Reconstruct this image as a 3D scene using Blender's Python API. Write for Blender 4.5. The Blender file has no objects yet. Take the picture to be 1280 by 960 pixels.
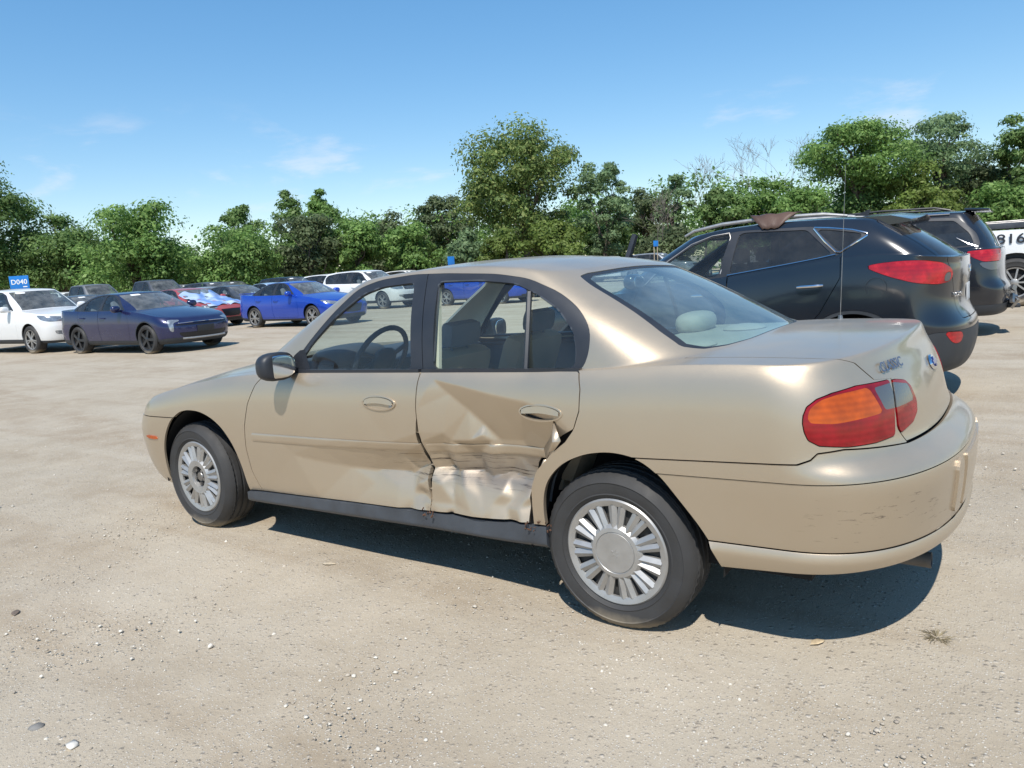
import bpy, bmesh, math, random
import numpy as np
from mathutils import Vector, Matrix, noise as mnoise
R = math.radians
col = bpy.context.scene.collection
sc = bpy.context.scene

# ------------------------------------------------------------------ camera, sky, sun, exposure
cam_d = bpy.data.cameras.new('camera'); cam = bpy.data.objects.new('camera', cam_d); col.objects.link(cam)
cam_d.sensor_fit = 'HORIZONTAL'; cam_d.sensor_width = 36.0; cam_d.lens = 36.0*939.95/1280
cam_d.clip_start = .05; cam_d.clip_end = 3000
_y, _p, _r = -.6145, .1544, -.0655
_f = Vector((math.sin(_y)*math.cos(_p), math.cos(_y)*math.cos(_p), -math.sin(_p)))
_rt = Vector((math.cos(_y), -math.sin(_y), 0)); _u = _rt.cross(_f)
_R2 = _rt*math.cos(_r)+_u*math.sin(_r); _U2 = -_rt*math.sin(_r)+_u*math.cos(_r)
_m = Matrix((_R2, _U2, -_f)).transposed().to_4x4(); _m.translation = Vector((4.0021, -3.2632, 1.4018))
cam.matrix_world = _m
sc.camera = cam
# sun: shadows travel +y (away from the camera) and a little -x
SUN = Vector((.30, -.62, 1.0)).normalized()
sun_d = bpy.data.lights.new('sun', 'SUN'); sun_d.energy = 4.7; sun_d.angle = R(.53); sun_d.color = (1, .955, .88)
sun = bpy.data.objects.new('sun', sun_d); col.objects.link(sun); sun.location = (0, -10, 30)
sun.rotation_euler = SUN.to_track_quat('Z', 'Y').to_euler()
world = bpy.data.worlds.new('World'); sc.world = world; world.use_nodes = True
def build_world():
    nt = world.node_tree; nt.nodes.clear()
    N = nt.nodes.new; L = nt.links.new
    sky = N('ShaderNodeTexSky'); sky.sky_type = 'NISHITA'; sky.sun_disc = False
    sky.sun_elevation = math.asin(SUN.z); sky.sun_rotation = math.atan2(SUN.x, SUN.y)
    sky.altitude = 200; sky.air_density = 1.0; sky.dust_density = .05; sky.ozone_density = 2.6
    bg = N('ShaderNodeBackground'); bg.inputs[1].default_value = .14
    # thin fair-weather clouds low over the horizon, all the way round
    tc = N('ShaderNodeTexCoord'); sp = N('ShaderNodeSeparateXYZ'); L(tc.outputs['Generated'], sp.inputs[0])
    mp = N('ShaderNodeMapping'); mp.inputs['Scale'].default_value = (1, 1, 3.2); L(tc.outputs['Generated'], mp.inputs[0])
    n = N('ShaderNodeTexNoise'); n.inputs['Scale'].default_value = 5.5; n.inputs['Detail'].default_value = 8; n.inputs['Roughness'].default_value = .6; n.inputs['Distortion'].default_value = .25; L(mp.outputs[0], n.inputs['Vector'])
    def rg(s, a, b, c, d):
        r = N('ShaderNodeMapRange'); r.interpolation_type = 'SMOOTHSTEP'; r.inputs[1].default_value = a; r.inputs[2].default_value = b; r.inputs[3].default_value = c; r.inputs[4].default_value = d; L(s, r.inputs[0]); return r.outputs[0]
    cl = rg(n.outputs[0], .55, .74, 0, .45); lo = rg(sp.outputs['Z'], .12, .23, 1, 0)
    mu = N('ShaderNodeMath'); mu.operation = 'MULTIPLY'; L(cl, mu.inputs[0]); L(lo, mu.inputs[1])
    mx = N('ShaderNodeMix'); mx.data_type = 'RGBA'; L(mu.outputs[0], mx.inputs[0]); L(sky.outputs[0], mx.inputs[6]); mx.inputs[7].default_value = (6.4, 6.6, 6.9, 1)
    hs = N('ShaderNodeHueSaturation'); hs.inputs['Saturation'].default_value = 1.56
    # even out the sky a little: lifts the deep zenith towards the horizon's brightness
    v1 = N('ShaderNodeVectorMath'); v1.operation = 'SCALE'; v1.inputs['Scale'].default_value = .14; L(mx.outputs[2], v1.inputs[0])
    gm = N('ShaderNodeGamma'); gm.inputs[1].default_value = .66; L(v1.outputs[0], gm.inputs[0])
    v2 = N('ShaderNodeVectorMath'); v2.operation = 'SCALE'; v2.inputs['Scale'].default_value = 1/.14*.92; L(gm.outputs[0], v2.inputs[0])
    L(v2.outputs[0], hs.inputs['Color']); L(hs.outputs[0], bg.inputs[0])
    out = N('ShaderNodeOutputWorld'); L(bg.outputs[0], out.inputs[0])
build_world()
sc.view_settings.view_transform = 'Standard'; sc.view_settings.look = 'None'
sc.view_settings.exposure = 0.16; sc.view_settings.gamma = 1.0; sc.view_settings.use_curve_mapping = False
sc.cycles.max_bounces = 10; sc.cycles.transparent_max_bounces = 24; sc.cycles.glossy_bounces = 5
sc.cycles.use_denoising = True

# ------------------------------------------------------------------ object helpers
def tag(o, label=None, cat=None, group=None, kind=None):
    if label: o['label'] = label
    if cat: o['category'] = cat
    if group: o['group'] = group
    if kind: o['kind'] = kind
    return o
def empty(name, loc=(0, 0, 0), rz=0., parent=None):
    o = bpy.data.objects.new(name, None); col.objects.link(o); o.location = loc; o.rotation_euler = (0, 0, rz)
    o.empty_display_size = .2
    if parent: o.parent = parent
    return o
def link(name, me, mat=None, parent=None):
    o = bpy.data.objects.new(name, me); col.objects.link(o)
    if mat is not None:
        mats = mat if isinstance(mat, (list, tuple)) else [mat]
        if not me.materials:
            for m in mats: me.materials.append(m)
    if parent: o.parent = parent
    return o
def npmesh(name, V, F, normals=None, smooth=True, sharp=None, mi=None):
    """V (n,3), F (m,3) or (m,4) numpy -> mesh"""
    V = np.asarray(V, dtype=np.float32); F = np.asarray(F, dtype=np.int32)
    me = bpy.data.meshes.new(name)
    k = F.shape[1]
    me.vertices.add(len(V)); me.vertices.foreach_set('co', V.ravel())
    me.loops.add(F.size); me.loops.foreach_set('vertex_index', F.ravel())
    me.polygons.add(len(F)); me.polygons.foreach_set('loop_start', np.arange(len(F), dtype=np.int32)*k)
    me.polygons.foreach_set('loop_total', np.full(len(F), k, dtype=np.int32))
    if smooth: me.polygons.foreach_set('use_smooth', np.ones(len(F), dtype=bool))
    if mi is not None: me.polygons.foreach_set('material_index', np.asarray(mi, dtype=np.int32))
    me.update(calc_edges=True)
    if sharp is not None: me.set_sharp_from_angle(angle=R(sharp))
    if normals is not None:
        me.normals_split_custom_set_from_vertices(np.asarray(normals, dtype=np.float32))
    return me
class MB:
    """collects simple solids, then links them as one mesh object"""
    def __init__(s): s.bm = bmesh.new()
    def box(s, c, d, rot=None, bev=0.0):
        m = Matrix.Translation(c)
        if rot is not None: m = m @ (rot.to_4x4() if isinstance(rot, Matrix) else Matrix.Rotation(rot, 4, 'Z'))
        r = bmesh.ops.create_cube(s.bm, size=1.0, matrix=m @ Matrix.Diagonal((*d, 1)))
        if bev > 0:
            es = {e for v in r['verts'] for e in v.link_edges}
            bmesh.ops.bevel(s.bm, geom=list(es), offset=bev, segments=2, profile=.6, affect='EDGES')
        return s
    def tube(s, pts, r, n=8, caps=True):
        pts = [Vector(p) for p in pts]; rs = r if isinstance(r, (list, tuple)) else [r]*len(pts)
        rings = []; up = Vector((0, 0, 1))
        prev = None
        for i, p in enumerate(pts):
            t = (pts[min(i+1, len(pts)-1)]-pts[max(i-1, 0)]).normalized()
            if prev is None:
                a = up if abs(t.dot(up)) < .95 else Vector((1, 0, 0)); x = t.cross(a).normalized()
            else: x = (prev-t*prev.dot(t)).normalized()
            prev = x; y = t.cross(x)
            rings.append([s.bm.verts.new(p+(x*math.cos(2*math.pi*k/n)+y*math.sin(2*math.pi*k/n))*rs[i]) for k in range(n)])
        for a, b in zip(rings, rings[1:]):
            for k in range(n): s.bm.faces.new((a[k], a[(k+1) % n], b[(k+1) % n], b[k]))
        if caps:
            s.bm.faces.new(rings[0][::-1]); s.bm.faces.new(rings[-1])
        return s
    def lathe(s, prof, n=32, axis='Y', c=(0, 0, 0), closed=False):
        """prof: list of (r, h)"""
        rings = []
        for r_, h in prof:
            ring = []
            for k in range(n):
                a = 2*math.pi*k/n; A, B = r_*math.cos(a), r_*math.sin(a)
                p = (A, h, B) if axis == 'Y' else ((h, A, B) if axis == 'X' else (A, B, h))
                ring.append(s.bm.verts.new(Vector(p)+Vector(c)))
            rings.append(ring)
        prs = list(zip(rings, rings[1:]))
        if closed: prs.append((rings[-1], rings[0]))
        for a, b in prs:
            for k in range(n): s.bm.faces.new((a[k], a[(k+1) % n], b[(k+1) % n], b[k]))
        if not closed:
            if prof[0][0] > 1e-5: s.bm.faces.new(rings[0][::-1])
            if prof[-1][0] > 1e-5: s.bm.faces.new(rings[-1])
        return s
    def ell(s, c, d, rot=None, u=16, v=10, p=1.0):
        """ellipsoid of half axes d; p<1 makes it boxier"""
        m = Matrix.Translation(c)
        if rot is not None: m = m @ rot.to_4x4()
        r = bmesh.ops.create_uvsphere(s.bm, u_segments=u, v_segments=v, radius=1.0)
        for vv in r['verts']:
            q = Vector([math.copysign(abs(k)**p, k) for k in vv.co])
            vv.co = m @ Vector((q.x*d[0], q.y*d[1], q.z*d[2]))
        return s
    def prism(s, poly, y0, y1, f=None):
        """poly list of (x,z); extruded between y0,y1; f maps (x,y,z)->3d"""
        f = f or (lambda x, y, z: (x, y, z))
        a = [s.bm.verts.new(f(x, y0, z)) for x, z in poly]; b = [s.bm.verts.new(f(x, y1, z)) for x, z in poly]
        n = len(poly)
        for k in range(n): s.bm.faces.new((a[k], a[(k+1) % n], b[(k+1) % n], b[k]))
        s.bm.faces.new(a[::-1]); s.bm.faces.new(b)
        return s
    def build(s, name, mat, parent=None, smooth=True, sharp=35, f=None):
        bmesh.ops.recalc_face_normals(s.bm, faces=s.bm.faces[:])
        if f:
            for v in s.bm.verts: v.co = f(v.co)
        me = bpy.data.meshes.new(name); s.bm.to_mesh(me); s.bm.free()
        if smooth:
            me.polygons.foreach_set('use_smooth', [True]*len(me.polygons)); me.set_sharp_from_angle(angle=R(sharp))
        return link(name, me, mat, parent)
def copy_tree(o, parent=None):
    c = o.copy(); col.objects.link(c); c.parent = parent
    for ch in list(o.children): copy_tree(ch, c)
    return c
def lerp(a, b, t): return a+(b-a)*t
def ss(a, b, x):
    t = np.clip((np.asarray(x, float)-a)/(b-a), 0, 1); return t*t*(3-2*t)

# ------------------------------------------------------------------ materials
def mat(name):
    m = bpy.data.materials.new(name); m.use_nodes = True; nt = m.node_tree
    return m, nt, nt.nodes['Principled BSDF']
def plain(name, c, rough=.6, metal=0., coat=0., spec=.5, bump=0., bscale=200., var=0., vscale=3., dust=0., emit=None, ribs=0.):
    m, nt, b = mat(name)
    b.inputs['Base Color'].default_value = (*c, 1); b.inputs['Roughness'].default_value = rough
    b.inputs['Metallic'].default_value = metal; b.inputs['Coat Weight'].default_value = coat
    b.inputs['Coat Roughness'].default_value = .04
    b.inputs['Specular IOR Level'].default_value = spec
    N = nt.nodes.new; L = nt.links.new
    tc = N('ShaderNodeTexCoord')
    if var > 0:
        n = N('ShaderNodeTexNoise'); n.inputs['Scale'].default_value = vscale; n.inputs['Detail'].default_value = 5
        L(tc.outputs['Object'], n.inputs['Vector'])
        r = N('ShaderNodeMapRange'); r.inputs[1].default_value = .3; r.inputs[2].default_value = .7
        r.inputs[3].default_value = 1-var; r.inputs[4].default_value = 1+var; L(n.outputs[0], r.inputs[0])
        hs = N('ShaderNodeHueSaturation'); hs.inputs['Color'].default_value = (*c, 1); L(r.outputs[0], hs.inputs['Value'])
        L(hs.outputs[0], b.inputs['Base Color'])
        r2 = N('ShaderNodeMapRange'); r2.inputs[1].default_value = .3; r2.inputs[2].default_value = .7
        r2.inputs[3].default_value = max(0, rough-.12*var*5); r2.inputs[4].default_value = min(1, rough+.12*var*5)
        L(n.outputs[0], r2.inputs[0]); L(r2.outputs[0], b.inputs['Roughness'])
    if bump > 0:
        n = N('ShaderNodeTexNoise'); n.inputs['Scale'].default_value = bscale; n.inputs['Detail'].default_value = 3
        L(tc.outputs['Object'], n.inputs['Vector'])
        bp = N('ShaderNodeBump'); bp.inputs['Strength'].default_value = bump; bp.inputs['Distance'].default_value = .002
        L(n.outputs[0], bp.inputs['Height']); L(bp.outputs[0], b.inputs['Normal'])
    if ribs > 0:            # moulded ribs inside a lens
        w = N('ShaderNodeTexWave'); w.bands_direction = 'Z'; w.inputs['Scale'].default_value = ribs; w.inputs['Distortion'].default_value = .3; L(tc.outputs['Object'], w.inputs['Vector'])
        hs2 = N('ShaderNodeHueSaturation'); r3 = N('ShaderNodeMapRange'); r3.inputs[3].default_value = .90; r3.inputs[4].default_value = 1.06; L(w.outputs['Fac'], r3.inputs[0]); L(r3.outputs[0], hs2.inputs['Value'])
        if b.inputs['Base Color'].links: L(b.inputs['Base Color'].links[0].from_socket, hs2.inputs['Color'])
        else: hs2.inputs['Color'].default_value = (*c, 1)
        L(hs2.outputs[0], b.inputs['Base Color'])
    if emit: b.inputs['Emission Color'].default_value = (*emit[:3], 1); b.inputs['Emission Strength'].default_value = emit[3]
    return m
def paint(name, c, flake=.0, rough=.35, dust=.25, dustc=(.42, .37, .30), metal=0., low=.5):
    """clear-coated car paint with a film of dust: more on faces looking up and near the sills"""
    m, nt, b = mat(name); N = nt.nodes.new; L = nt.links.new
    tc = N('ShaderNodeTexCoord'); geo = N('ShaderNodeNewGeometry')
    n1 = N('ShaderNodeTexNoise'); n1.inputs['Scale'].default_value = 2.2; n1.inputs['Detail'].default_value = 7; n1.inputs['Roughness'].default_value = .62
    L(tc.outputs['Object'], n1.inputs['Vector'])
    sep = N('ShaderNodeSeparateXYZ'); L(geo.outputs['Normal'], sep.inputs[0])
    up = N('ShaderNodeMapRange'); up.inputs[1].default_value = .2; up.inputs[2].default_value = 1; up.inputs[3].default_value = .35; up.inputs[4].default_value = 1.; L(sep.outputs['Z'], up.inputs[0])
    so = N('ShaderNodeSeparateXYZ'); L(tc.outputs['Object'], so.inputs[0])
    lo = N('ShaderNodeMapRange'); lo.inputs[1].default_value = .65; lo.inputs[2].default_value = .22; lo.inputs[3].default_value = 0; lo.inputs[4].default_value = low; L(so.outputs['Z'], lo.inputs[0])
    a = N('ShaderNodeMath'); a.operation = 'ADD'; L(up.outputs[0], a.inputs[0]); L(lo.outputs[0], a.inputs[1])
    r = N('ShaderNodeMapRange'); r.inputs[1].default_value = .3; r.inputs[2].default_value = .72; r.inputs[3].default_value = dust*.45; r.inputs[4].default_value = dust*1.5; L(n1.outputs[0], r.inputs[0])
    mu = N('ShaderNodeMath'); mu.operation = 'MULTIPLY'; mu.use_clamp = True; L(a.outputs[0], mu.inputs[0]); L(r.outputs[0], mu.inputs[1])
    mx = N('ShaderNodeMix'); mx.data_type = 'RGBA'; mx.inputs[6].default_value = (*c, 1); mx.inputs[7].default_value = (*dustc, 1); L(mu.outputs[0], mx.inputs[0])
    L(mx.outputs[2], b.inputs['Base Color'])
    rr = N('ShaderNodeMapRange'); rr.inputs[3].default_value = rough; rr.inputs[4].default_value = .85; L(mu.outputs[0], rr.inputs[0]); L(rr.outputs[0], b.inputs['Roughness'])
    mm = N('ShaderNodeMapRange'); mm.inputs[3].default_value = metal; mm.inputs[4].default_value = 0; L(mu.outputs[0], mm.inputs[0]); L(mm.outputs[0], b.inputs['Metallic'])
    cw = N('ShaderNodeMapRange'); cw.inputs[1].default_value = 0; cw.inputs[2].default_value = .7; cw.inputs[3].default_value = .75; cw.inputs[4].default_value = .1; L(mu.outputs[0], cw.inputs[0]); L(cw.outputs[0], b.inputs['Coat Weight'])
    b.inputs['Coat Roughness'].default_value = .09
    if flake > 0:
        vo = N('ShaderNodeTexVoronoi'); vo.inputs['Scale'].default_value = 1500; L(tc.outputs['Object'], vo.inputs['Vector'])
        vm = N('ShaderNodeVectorMath'); vm.operation = 'SUBTRACT'; L(vo.outputs['Color'], vm.inputs[0]); vm.inputs[1].default_value = (.5, .5, .5)
        vs = N('ShaderNodeVectorMath'); vs.operation = 'SCALE'; L(vm.outputs[0], vs.inputs[0]); vs.inputs['Scale'].default_value = flake
        va = N('ShaderNodeVectorMath'); va.operation = 'ADD'; L(geo.outputs['Normal'], va.inputs[0]); L(vs.outputs[0], va.inputs[1])
        vn = N('ShaderNodeVectorMath'); vn.operation = 'NORMALIZE'; L(va.outputs[0], vn.inputs[0]); L(vn.outputs[0], b.inputs['Normal'])
        L(geo.outputs['Normal'], b.inputs['Coat Normal'])
    return m
def glass(name, tint=(.72, .86, .82), dust=.06, ior=1.5, dustc=(.5, .48, .44), dark=None):
    m = bpy.data.materials.new(name); m.use_nodes = True; nt = m.node_tree; nt.nodes.clear()
    N = nt.nodes.new; L = nt.links.new
    tr = N('ShaderNodeBsdfTransparent'); tr.inputs[0].default_value = (*tint, 1)
    gl = N('ShaderNodeBsdfGlossy'); gl.inputs['Roughness'].default_value = .015; gl.inputs[0].default_value = (1, 1, 1, 1)
    fr = N('ShaderNodeFresnel'); fr.inputs[0].default_value = ior
    geo = N('ShaderNodeNewGeometry')
    io = N('ShaderNodeMapRange'); io.inputs[3].default_value = ior; io.inputs[4].default_value = 1/ior
    L(geo.outputs['Backfacing'], io.inputs[0]); L(io.outputs[0], fr.inputs[0])      # both faces reflect alike
    mx = N('ShaderNodeMixShader'); L(fr.outputs[0], mx.inputs[0]); L(tr.outputs[0], mx.inputs[1]); L(gl.outputs[0], mx.inputs[2])
    df = N('ShaderNodeBsdfDiffuse'); df.inputs[0].default_value = (*dustc, 1)
    tc = N('ShaderNodeTexCoord'); n = N('ShaderNodeTexNoise'); n.inputs['Scale'].default_value = 3.; n.inputs['Detail'].default_value = 8; n.inputs['Roughness'].default_value = .65
    L(tc.outputs['Object'], n.inputs['Vector'])
    r = N('ShaderNodeMapRange'); r.inputs[1].default_value = .35; r.inputs[2].default_value = .75; r.inputs[3].default_value = dust*.4; r.inputs[4].default_value = dust*1.8; L(n.outputs[0], r.inputs[0])
    m2 = N('ShaderNodeMixShader'); L(r.outputs[0], m2.inputs[0]); L(mx.outputs[0], m2.inputs[1]); L(df.outputs[0], m2.inputs[2])
    o = N('ShaderNodeOutputMaterial'); L(m2.outputs[0], o.inputs[0])
    return m

# ------------------------------------------------------------------ car surface: rings lofted from sill to roof
def arc_ring(u, F, Rr, W, cf, cr, nf, nr, bow=.0, ua=.22):
    """plan outline, u 0 (front centre) .. 1 (rear centre); returns x, y>=0"""
    x = np.empty_like(u); y = np.empty_like(u)
    a = u < ua; c = u > 1-ua; b = ~(a | c)
    t = u[a]/ua*math.pi/2
    x[a] = F+cf*(1-np.abs(np.cos(t))**(2/nf)); y[a] = W*np.abs(np.sin(t))**(2/nf)
    t = (1-u[c])/ua*math.pi/2
    x[c] = Rr-cr*(1-np.abs(np.cos(t))**(2/nr)); y[c] = W*np.abs(np.sin(t))**(2/nr)
    t = (u[b]-ua)/(1-2*ua); x[b] = lerp(F+cf, Rr-cr, t); y[b] = W
    xm = (F+Rr)/2; hl = (Rr-F)/2
    y = y*(1-bow*((x-xm)/hl)**2)
    return x, y
def uspace(n, ua=.22, ea=.30):
    """u samples: denser round the corners; the superellipse poles are eased"""
    na = int(n*ea); t = np.linspace(0, 1, na+1)
    a = ua*t; m = np.linspace(ua, 1-ua, n-2*na+1)
    return np.concatenate([a[:-1], m, (1-a)[::-1][1:]])
def bspl(C, sub):
    """uniform cubic B-spline through rows C (K,N,3), ends pinned"""
    C = np.concatenate([(2*C[0]-C[1])[None], C, (2*C[-1]-C[-2])[None]])
    rows = []; vs = []
    K = C.shape[0]
    for i in range(K-3):
        for j in range(sub):
            t = j/sub; rows.append(((1-t)**3*C[i]+(3*t**3-6*t*t+4)*C[i+1]+(-3*t**3+3*t*t+3*t+1)*C[i+2]+t**3*C[i+3])/6); vs.append(i+t)
    rows.append((C[K-3]+4*C[K-2]+C[K-1])/6); vs.append(K-3)
    return np.array(rows), np.array(vs)
class Surf: pass
def loft(sp):
    """sp: dict of the car's shape, see HERO. half body, y>=0."""
    n = sp.get('n', 160); sub = sp.get('sub', 4)
    u = uspace(n)
    xs_, zs_ = np.array(sp['shoulder']).T; zsf = lambda x: np.interp(x, xs_, zs_)
    # smooth the shoulder line
    xx = np.linspace(xs_[0]-.3, xs_[-1]+.3, 400); zz = zsf(xx); k = np.hanning(31); k /= k.sum(); zz = np.convolve(np.pad(zz, 15, 'edge'), k, 'valid')
    zsf = lambda x: np.interp(x, xx, zz)
    cx_, cz_ = np.array(sp['crown']).T; crf = lambda x: np.interp(x, cx_, cz_)
    rows = []; idx = {}
    for r in sp['rings']:
        z, W, F, Rr, cf, cr, nf, nr = r[:8]
        x, y = arc_ring(u, F, Rr, W, cf, cr, nf, nr, sp.get('bow', .02))
        if isinstance(z, tuple):            # (base z, fraction towards the shoulder line)
            zz_ = lerp(z[0], zsf(x), z[1])
        else: zz_ = np.full_like(x, z)
        rows.append(np.stack([x, y, zz_], 1))
    S = sp['sh']; xS, yS = arc_ring(u, *S, sp.get('bow', .02))
    G = sp['base']; xG, yG = arc_ring(u, *G, sp.get('gbow', .0))
    Ws = S[2]
    def zdeck(x, y): return zsf(x)+crf(x)*(1-np.clip(y/Ws, 0, 1)**2)
    idx['shoulder'] = len(rows)
    for t in sp.get('deck', (0, .1, .35, .65, .9, 1)):
        x = lerp(xS, xG, t); y = lerp(yS, yG, t)
        if t == 1: idx['base'] = len(rows)
        rows.append(np.stack([x, y, zdeck(x, y)+sp.get('lift', 0)*(t == 1)], 1))
    Rf = sp['roof']; xR, yR = arc_ring(u, *Rf, sp.get('rbow', 0.))
    rx, rz = np.array(sp['roofz']).T
    xx2 = np.linspace(rx[0]-.4, rx[-1]+.4, 300); z2 = np.interp(xx2, rx, rz); z2 = np.convolve(np.pad(z2, 15, 'edge'), k, 'valid')
    rc = sp.get('rcrown', .05); WR = Rf[2]
    def zroof(x, y): return np.interp(x, xx2, z2)-rc*np.clip(y/WR, 0, 1.2)**2
    top = np.stack([xR, yR, zroof(xR, yR)], 1); bot = rows[-1]
    d = np.stack([np.gradient(xG), np.gradient(yG)], 1)
    nrm = np.stack([d[:, 1], -d[:, 0]], 1); nrm = nrm/np.maximum(1e-6, np.linalg.norm(nrm, axis=1))[:, None]*-1   # outward
    cen = np.array([(G[0]+G[1])/2, 0]); sg = np.sign(((np.stack([xG, yG], 1)-cen)*nrm).sum(1)); nrm *= np.where(sg == 0, 1, sg)[:, None]
    for t in (.08, .36, .64, .92, 1.):
        p = lerp(bot, top, t); b_ = sp.get('bulge', .03)*4*t*(1-t)
        p[:, :2] += nrm*b_; p[:, 1] = np.maximum(p[:, 1], 0); p[0, 1] = p[-1, 1] = 0
        if t == 1: idx['roof'] = len(rows)
        rows.append(p)
    xm = (Rf[0]+Rf[1])/2
    for t in (.06, .25, .5, .75, 1.):
        x = xm+(xR-xm)*(1-.22*t); y = yR*(1-t)
        rows.append(np.stack([x, y, zroof(x, y)], 1))
    C = np.array(rows); C[:, 0, 1] = 0; C[:, -1, 1] = 0
    P, v = bspl(C, sub)
    # smooth a little along u against the seams between arcs and sides
    for _ in range(sp.get('usm', 3)):
        Q = P.copy(); Q[:, 1:-1] = .25*P[:, :-2]+.5*P[:, 1:-1]+.25*P[:, 2:]; P = Q
    P[:, 0, 1] = 0; P[:, -1, 1] = 0; P[-1, :, 1] = 0
    M, Nn = P.shape[:2]
    s = Surf(); s.idx = idx; s.P = P
    s.V = P.reshape(-1, 3); vv, uu = np.meshgrid(v, u, indexing='ij'); s.v = vv.ravel(); s.u = uu.ravel()
    # unrolled length along a mid-height ring, equal to x on the flanks
    i = int(np.argmin(np.abs(v-sp.get('sring', 4)))); q = P[i]; L = np.concatenate([[0], np.cumsum(np.linalg.norm(np.diff(q[:, :2], axis=0), axis=1))])
    j = Nn//2; L = L-L[j]+q[j, 0]; s.s = np.tile(L, M)
    a = (np.arange(M-1)[:, None]*Nn+np.arange(Nn-1)[None]).ravel()
    quads = np.stack([a, a+1, a+Nn+1, a+Nn], 1)
    s.F = np.concatenate([quads[:, [0, 1, 2]], quads[:, [0, 2, 3]]])
    s.N = vnorm(s.V, s.F)
    if (s.N[:, 1]*(s.V[:, 1] > .3)).sum() < 0: s.F = s.F[:, ::-1]; s.N = -s.N
    s.N[(s.V[:, 1] < 1e-4), 1] = 0; s.N /= np.maximum(1e-9, np.linalg.norm(s.N, axis=1))[:, None]
    s.A = np.concatenate([s.V, s.N, s.v[:, None], s.s[:, None]], 1)     # columns: xyz, normal, v, s
    return s
def vnorm(V, F):
    fn = np.cross(V[F[:, 1]]-V[F[:, 0]], V[F[:, 2]]-V[F[:, 0]])
    N = np.zeros_like(V)
    for k in range(3): np.add.at(N, F[:, k], fn)
    return N/np.maximum(1e-12, np.linalg.norm(N, axis=1))[:, None]
def clip(A, F, d):
    """keep the part of a triangle mesh where d < 0; A are vertex attributes"""
    ins = d < 0; cnt = ins[F].sum(1)
    keep = F[cnt == 3]; part = F[(cnt == 1) | (cnt == 2)]
    if len(part) == 0:
        return compact(A, keep)
    newA = [A]; cache = {}
    n0 = len(A)
    E = np.concatenate([part[:, [0, 1]], part[:, [1, 2]], part[:, [2, 0]]]); E = E[ins[E[:, 0]] != ins[E[:, 1]]]; E = np.unique(np.sort(E, 1), axis=0)
    t = d[E[:, 0]]/(d[E[:, 0]]-d[E[:, 1]]); t = np.clip(t, .002, .998)
    newA.append(A[E[:, 0]]+(A[E[:, 1]]-A[E[:, 0]])*t[:, None])
    cut = {(int(a), int(b)): n0+i for i, (a, b) in enumerate(E)}
    out = []
    for tri in part:
        poly = []
        for k in range(3):
            a, b = int(tri[k]), int(tri[(k+1) % 3])
            if ins[a]: poly.append(a)
            if ins[a] != ins[b]: poly.append(cut[(a, b) if a < b else (b, a)])
        for k in range(1, len(poly)-1): out.append((poly[0], poly[k], poly[k+1]))
    return compact(np.concatenate(newA), np.concatenate([keep, np.array(out, dtype=np.int64).reshape(-1, 3)]))
def compact(A, F):
    if len(F) == 0: return A[:0], F
    us, inv = np.unique(F, return_inverse=True)
    return A[us], inv.reshape(F.shape)
def psd(px, py, poly):
    """signed distance to a closed polygon (negative inside)"""
    P = np.array(poly, float); Q = np.roll(P, -1, 0); p = np.stack([px, py], 1)
    D = np.full(len(p), 1e9); ins = np.zeros(len(p), bool)
    for a, b in zip(P, Q):
        e = b-a; w = p-a; h = np.clip((w@e)/max(1e-12, e@e), 0, 1)
        D = np.minimum(D, np.linalg.norm(w-h[:, None]*e, axis=1))
        c = (a[1] > p[:, 1]) != (b[1] > p[:, 1])
        with np.errstate(divide='ignore', invalid='ignore'):
            xi = (b[0]-a[0])*(p[:, 1]-a[1])/(b[1]-a[1])+a[0]
        ins ^= c & (p[:, 0] < xi)
    return np.where(ins, -D, D)
def rnd(poly, it=3):
    """Chaikin rounding of a closed polygon"""
    P = np.array(poly, float)
    for _ in range(it):
        Q = np.roll(P, -1, 0); P = np.stack([.75*P+.25*Q, .25*P+.75*Q], 1).reshape(-1, 2)
    return P
def rc(poly, r=.03, n=4):
    """closed polygon with its corners rounded by about r"""
    P = np.array(poly, float); out = []
    for i in range(len(P)):
        a, b, c = P[i-1], P[i], P[(i+1) % len(P)]; la, lc = np.linalg.norm(a-b), np.linalg.norm(c-b)
        p, q = b+(a-b)/la*min(r, la*.45), b+(c-b)/lc*min(r, lc*.45)
        for k in range(n+1): t = k/n; out.append((1-t)**2*p+2*t*(1-t)*b+t*t*q)
    return np.array(out)
def subdiv(M):
    """each triangle into four"""
    A, F = M; E = np.sort(np.concatenate([F[:, [0, 1]], F[:, [1, 2]], F[:, [2, 0]]]), 1); U, inv = np.unique(E, axis=0, return_inverse=True); inv = inv.reshape(3, -1)+len(A)
    a, b, c = inv; A2 = np.concatenate([A, (A[U[:, 0]]+A[U[:, 1]])/2])
    return A2, np.concatenate([np.stack([F[:, 0], a, c], 1), np.stack([a, F[:, 1], b], 1), np.stack([c, b, F[:, 2]], 1), np.stack([a, b, c], 1)])
def biggest(M):
    """the largest connected patch"""
    A, F = M
    if len(F) == 0: return M
    lab = np.arange(len(A))
    for _ in range(400):
        m = lab[F].min(1); new = lab.copy()
        for k in range(3): np.minimum.at(new, F[:, k], m)
        if (new == lab).all(): break
        lab = new
    u, c = np.unique(lab[F[:, 0]], return_counts=True)
    return compact(A, F[lab[F[:, 0]] == u[np.argmax(c)]])
def cut_in(M, poly, axes=(0, 2), grow=0., cond=None):
    A, F = M; d = psd(A[:, axes[0]], A[:, axes[1]], poly)-grow
    if cond is not None: d = np.maximum(d, cond(A))
    return clip(A, F, d)
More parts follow.
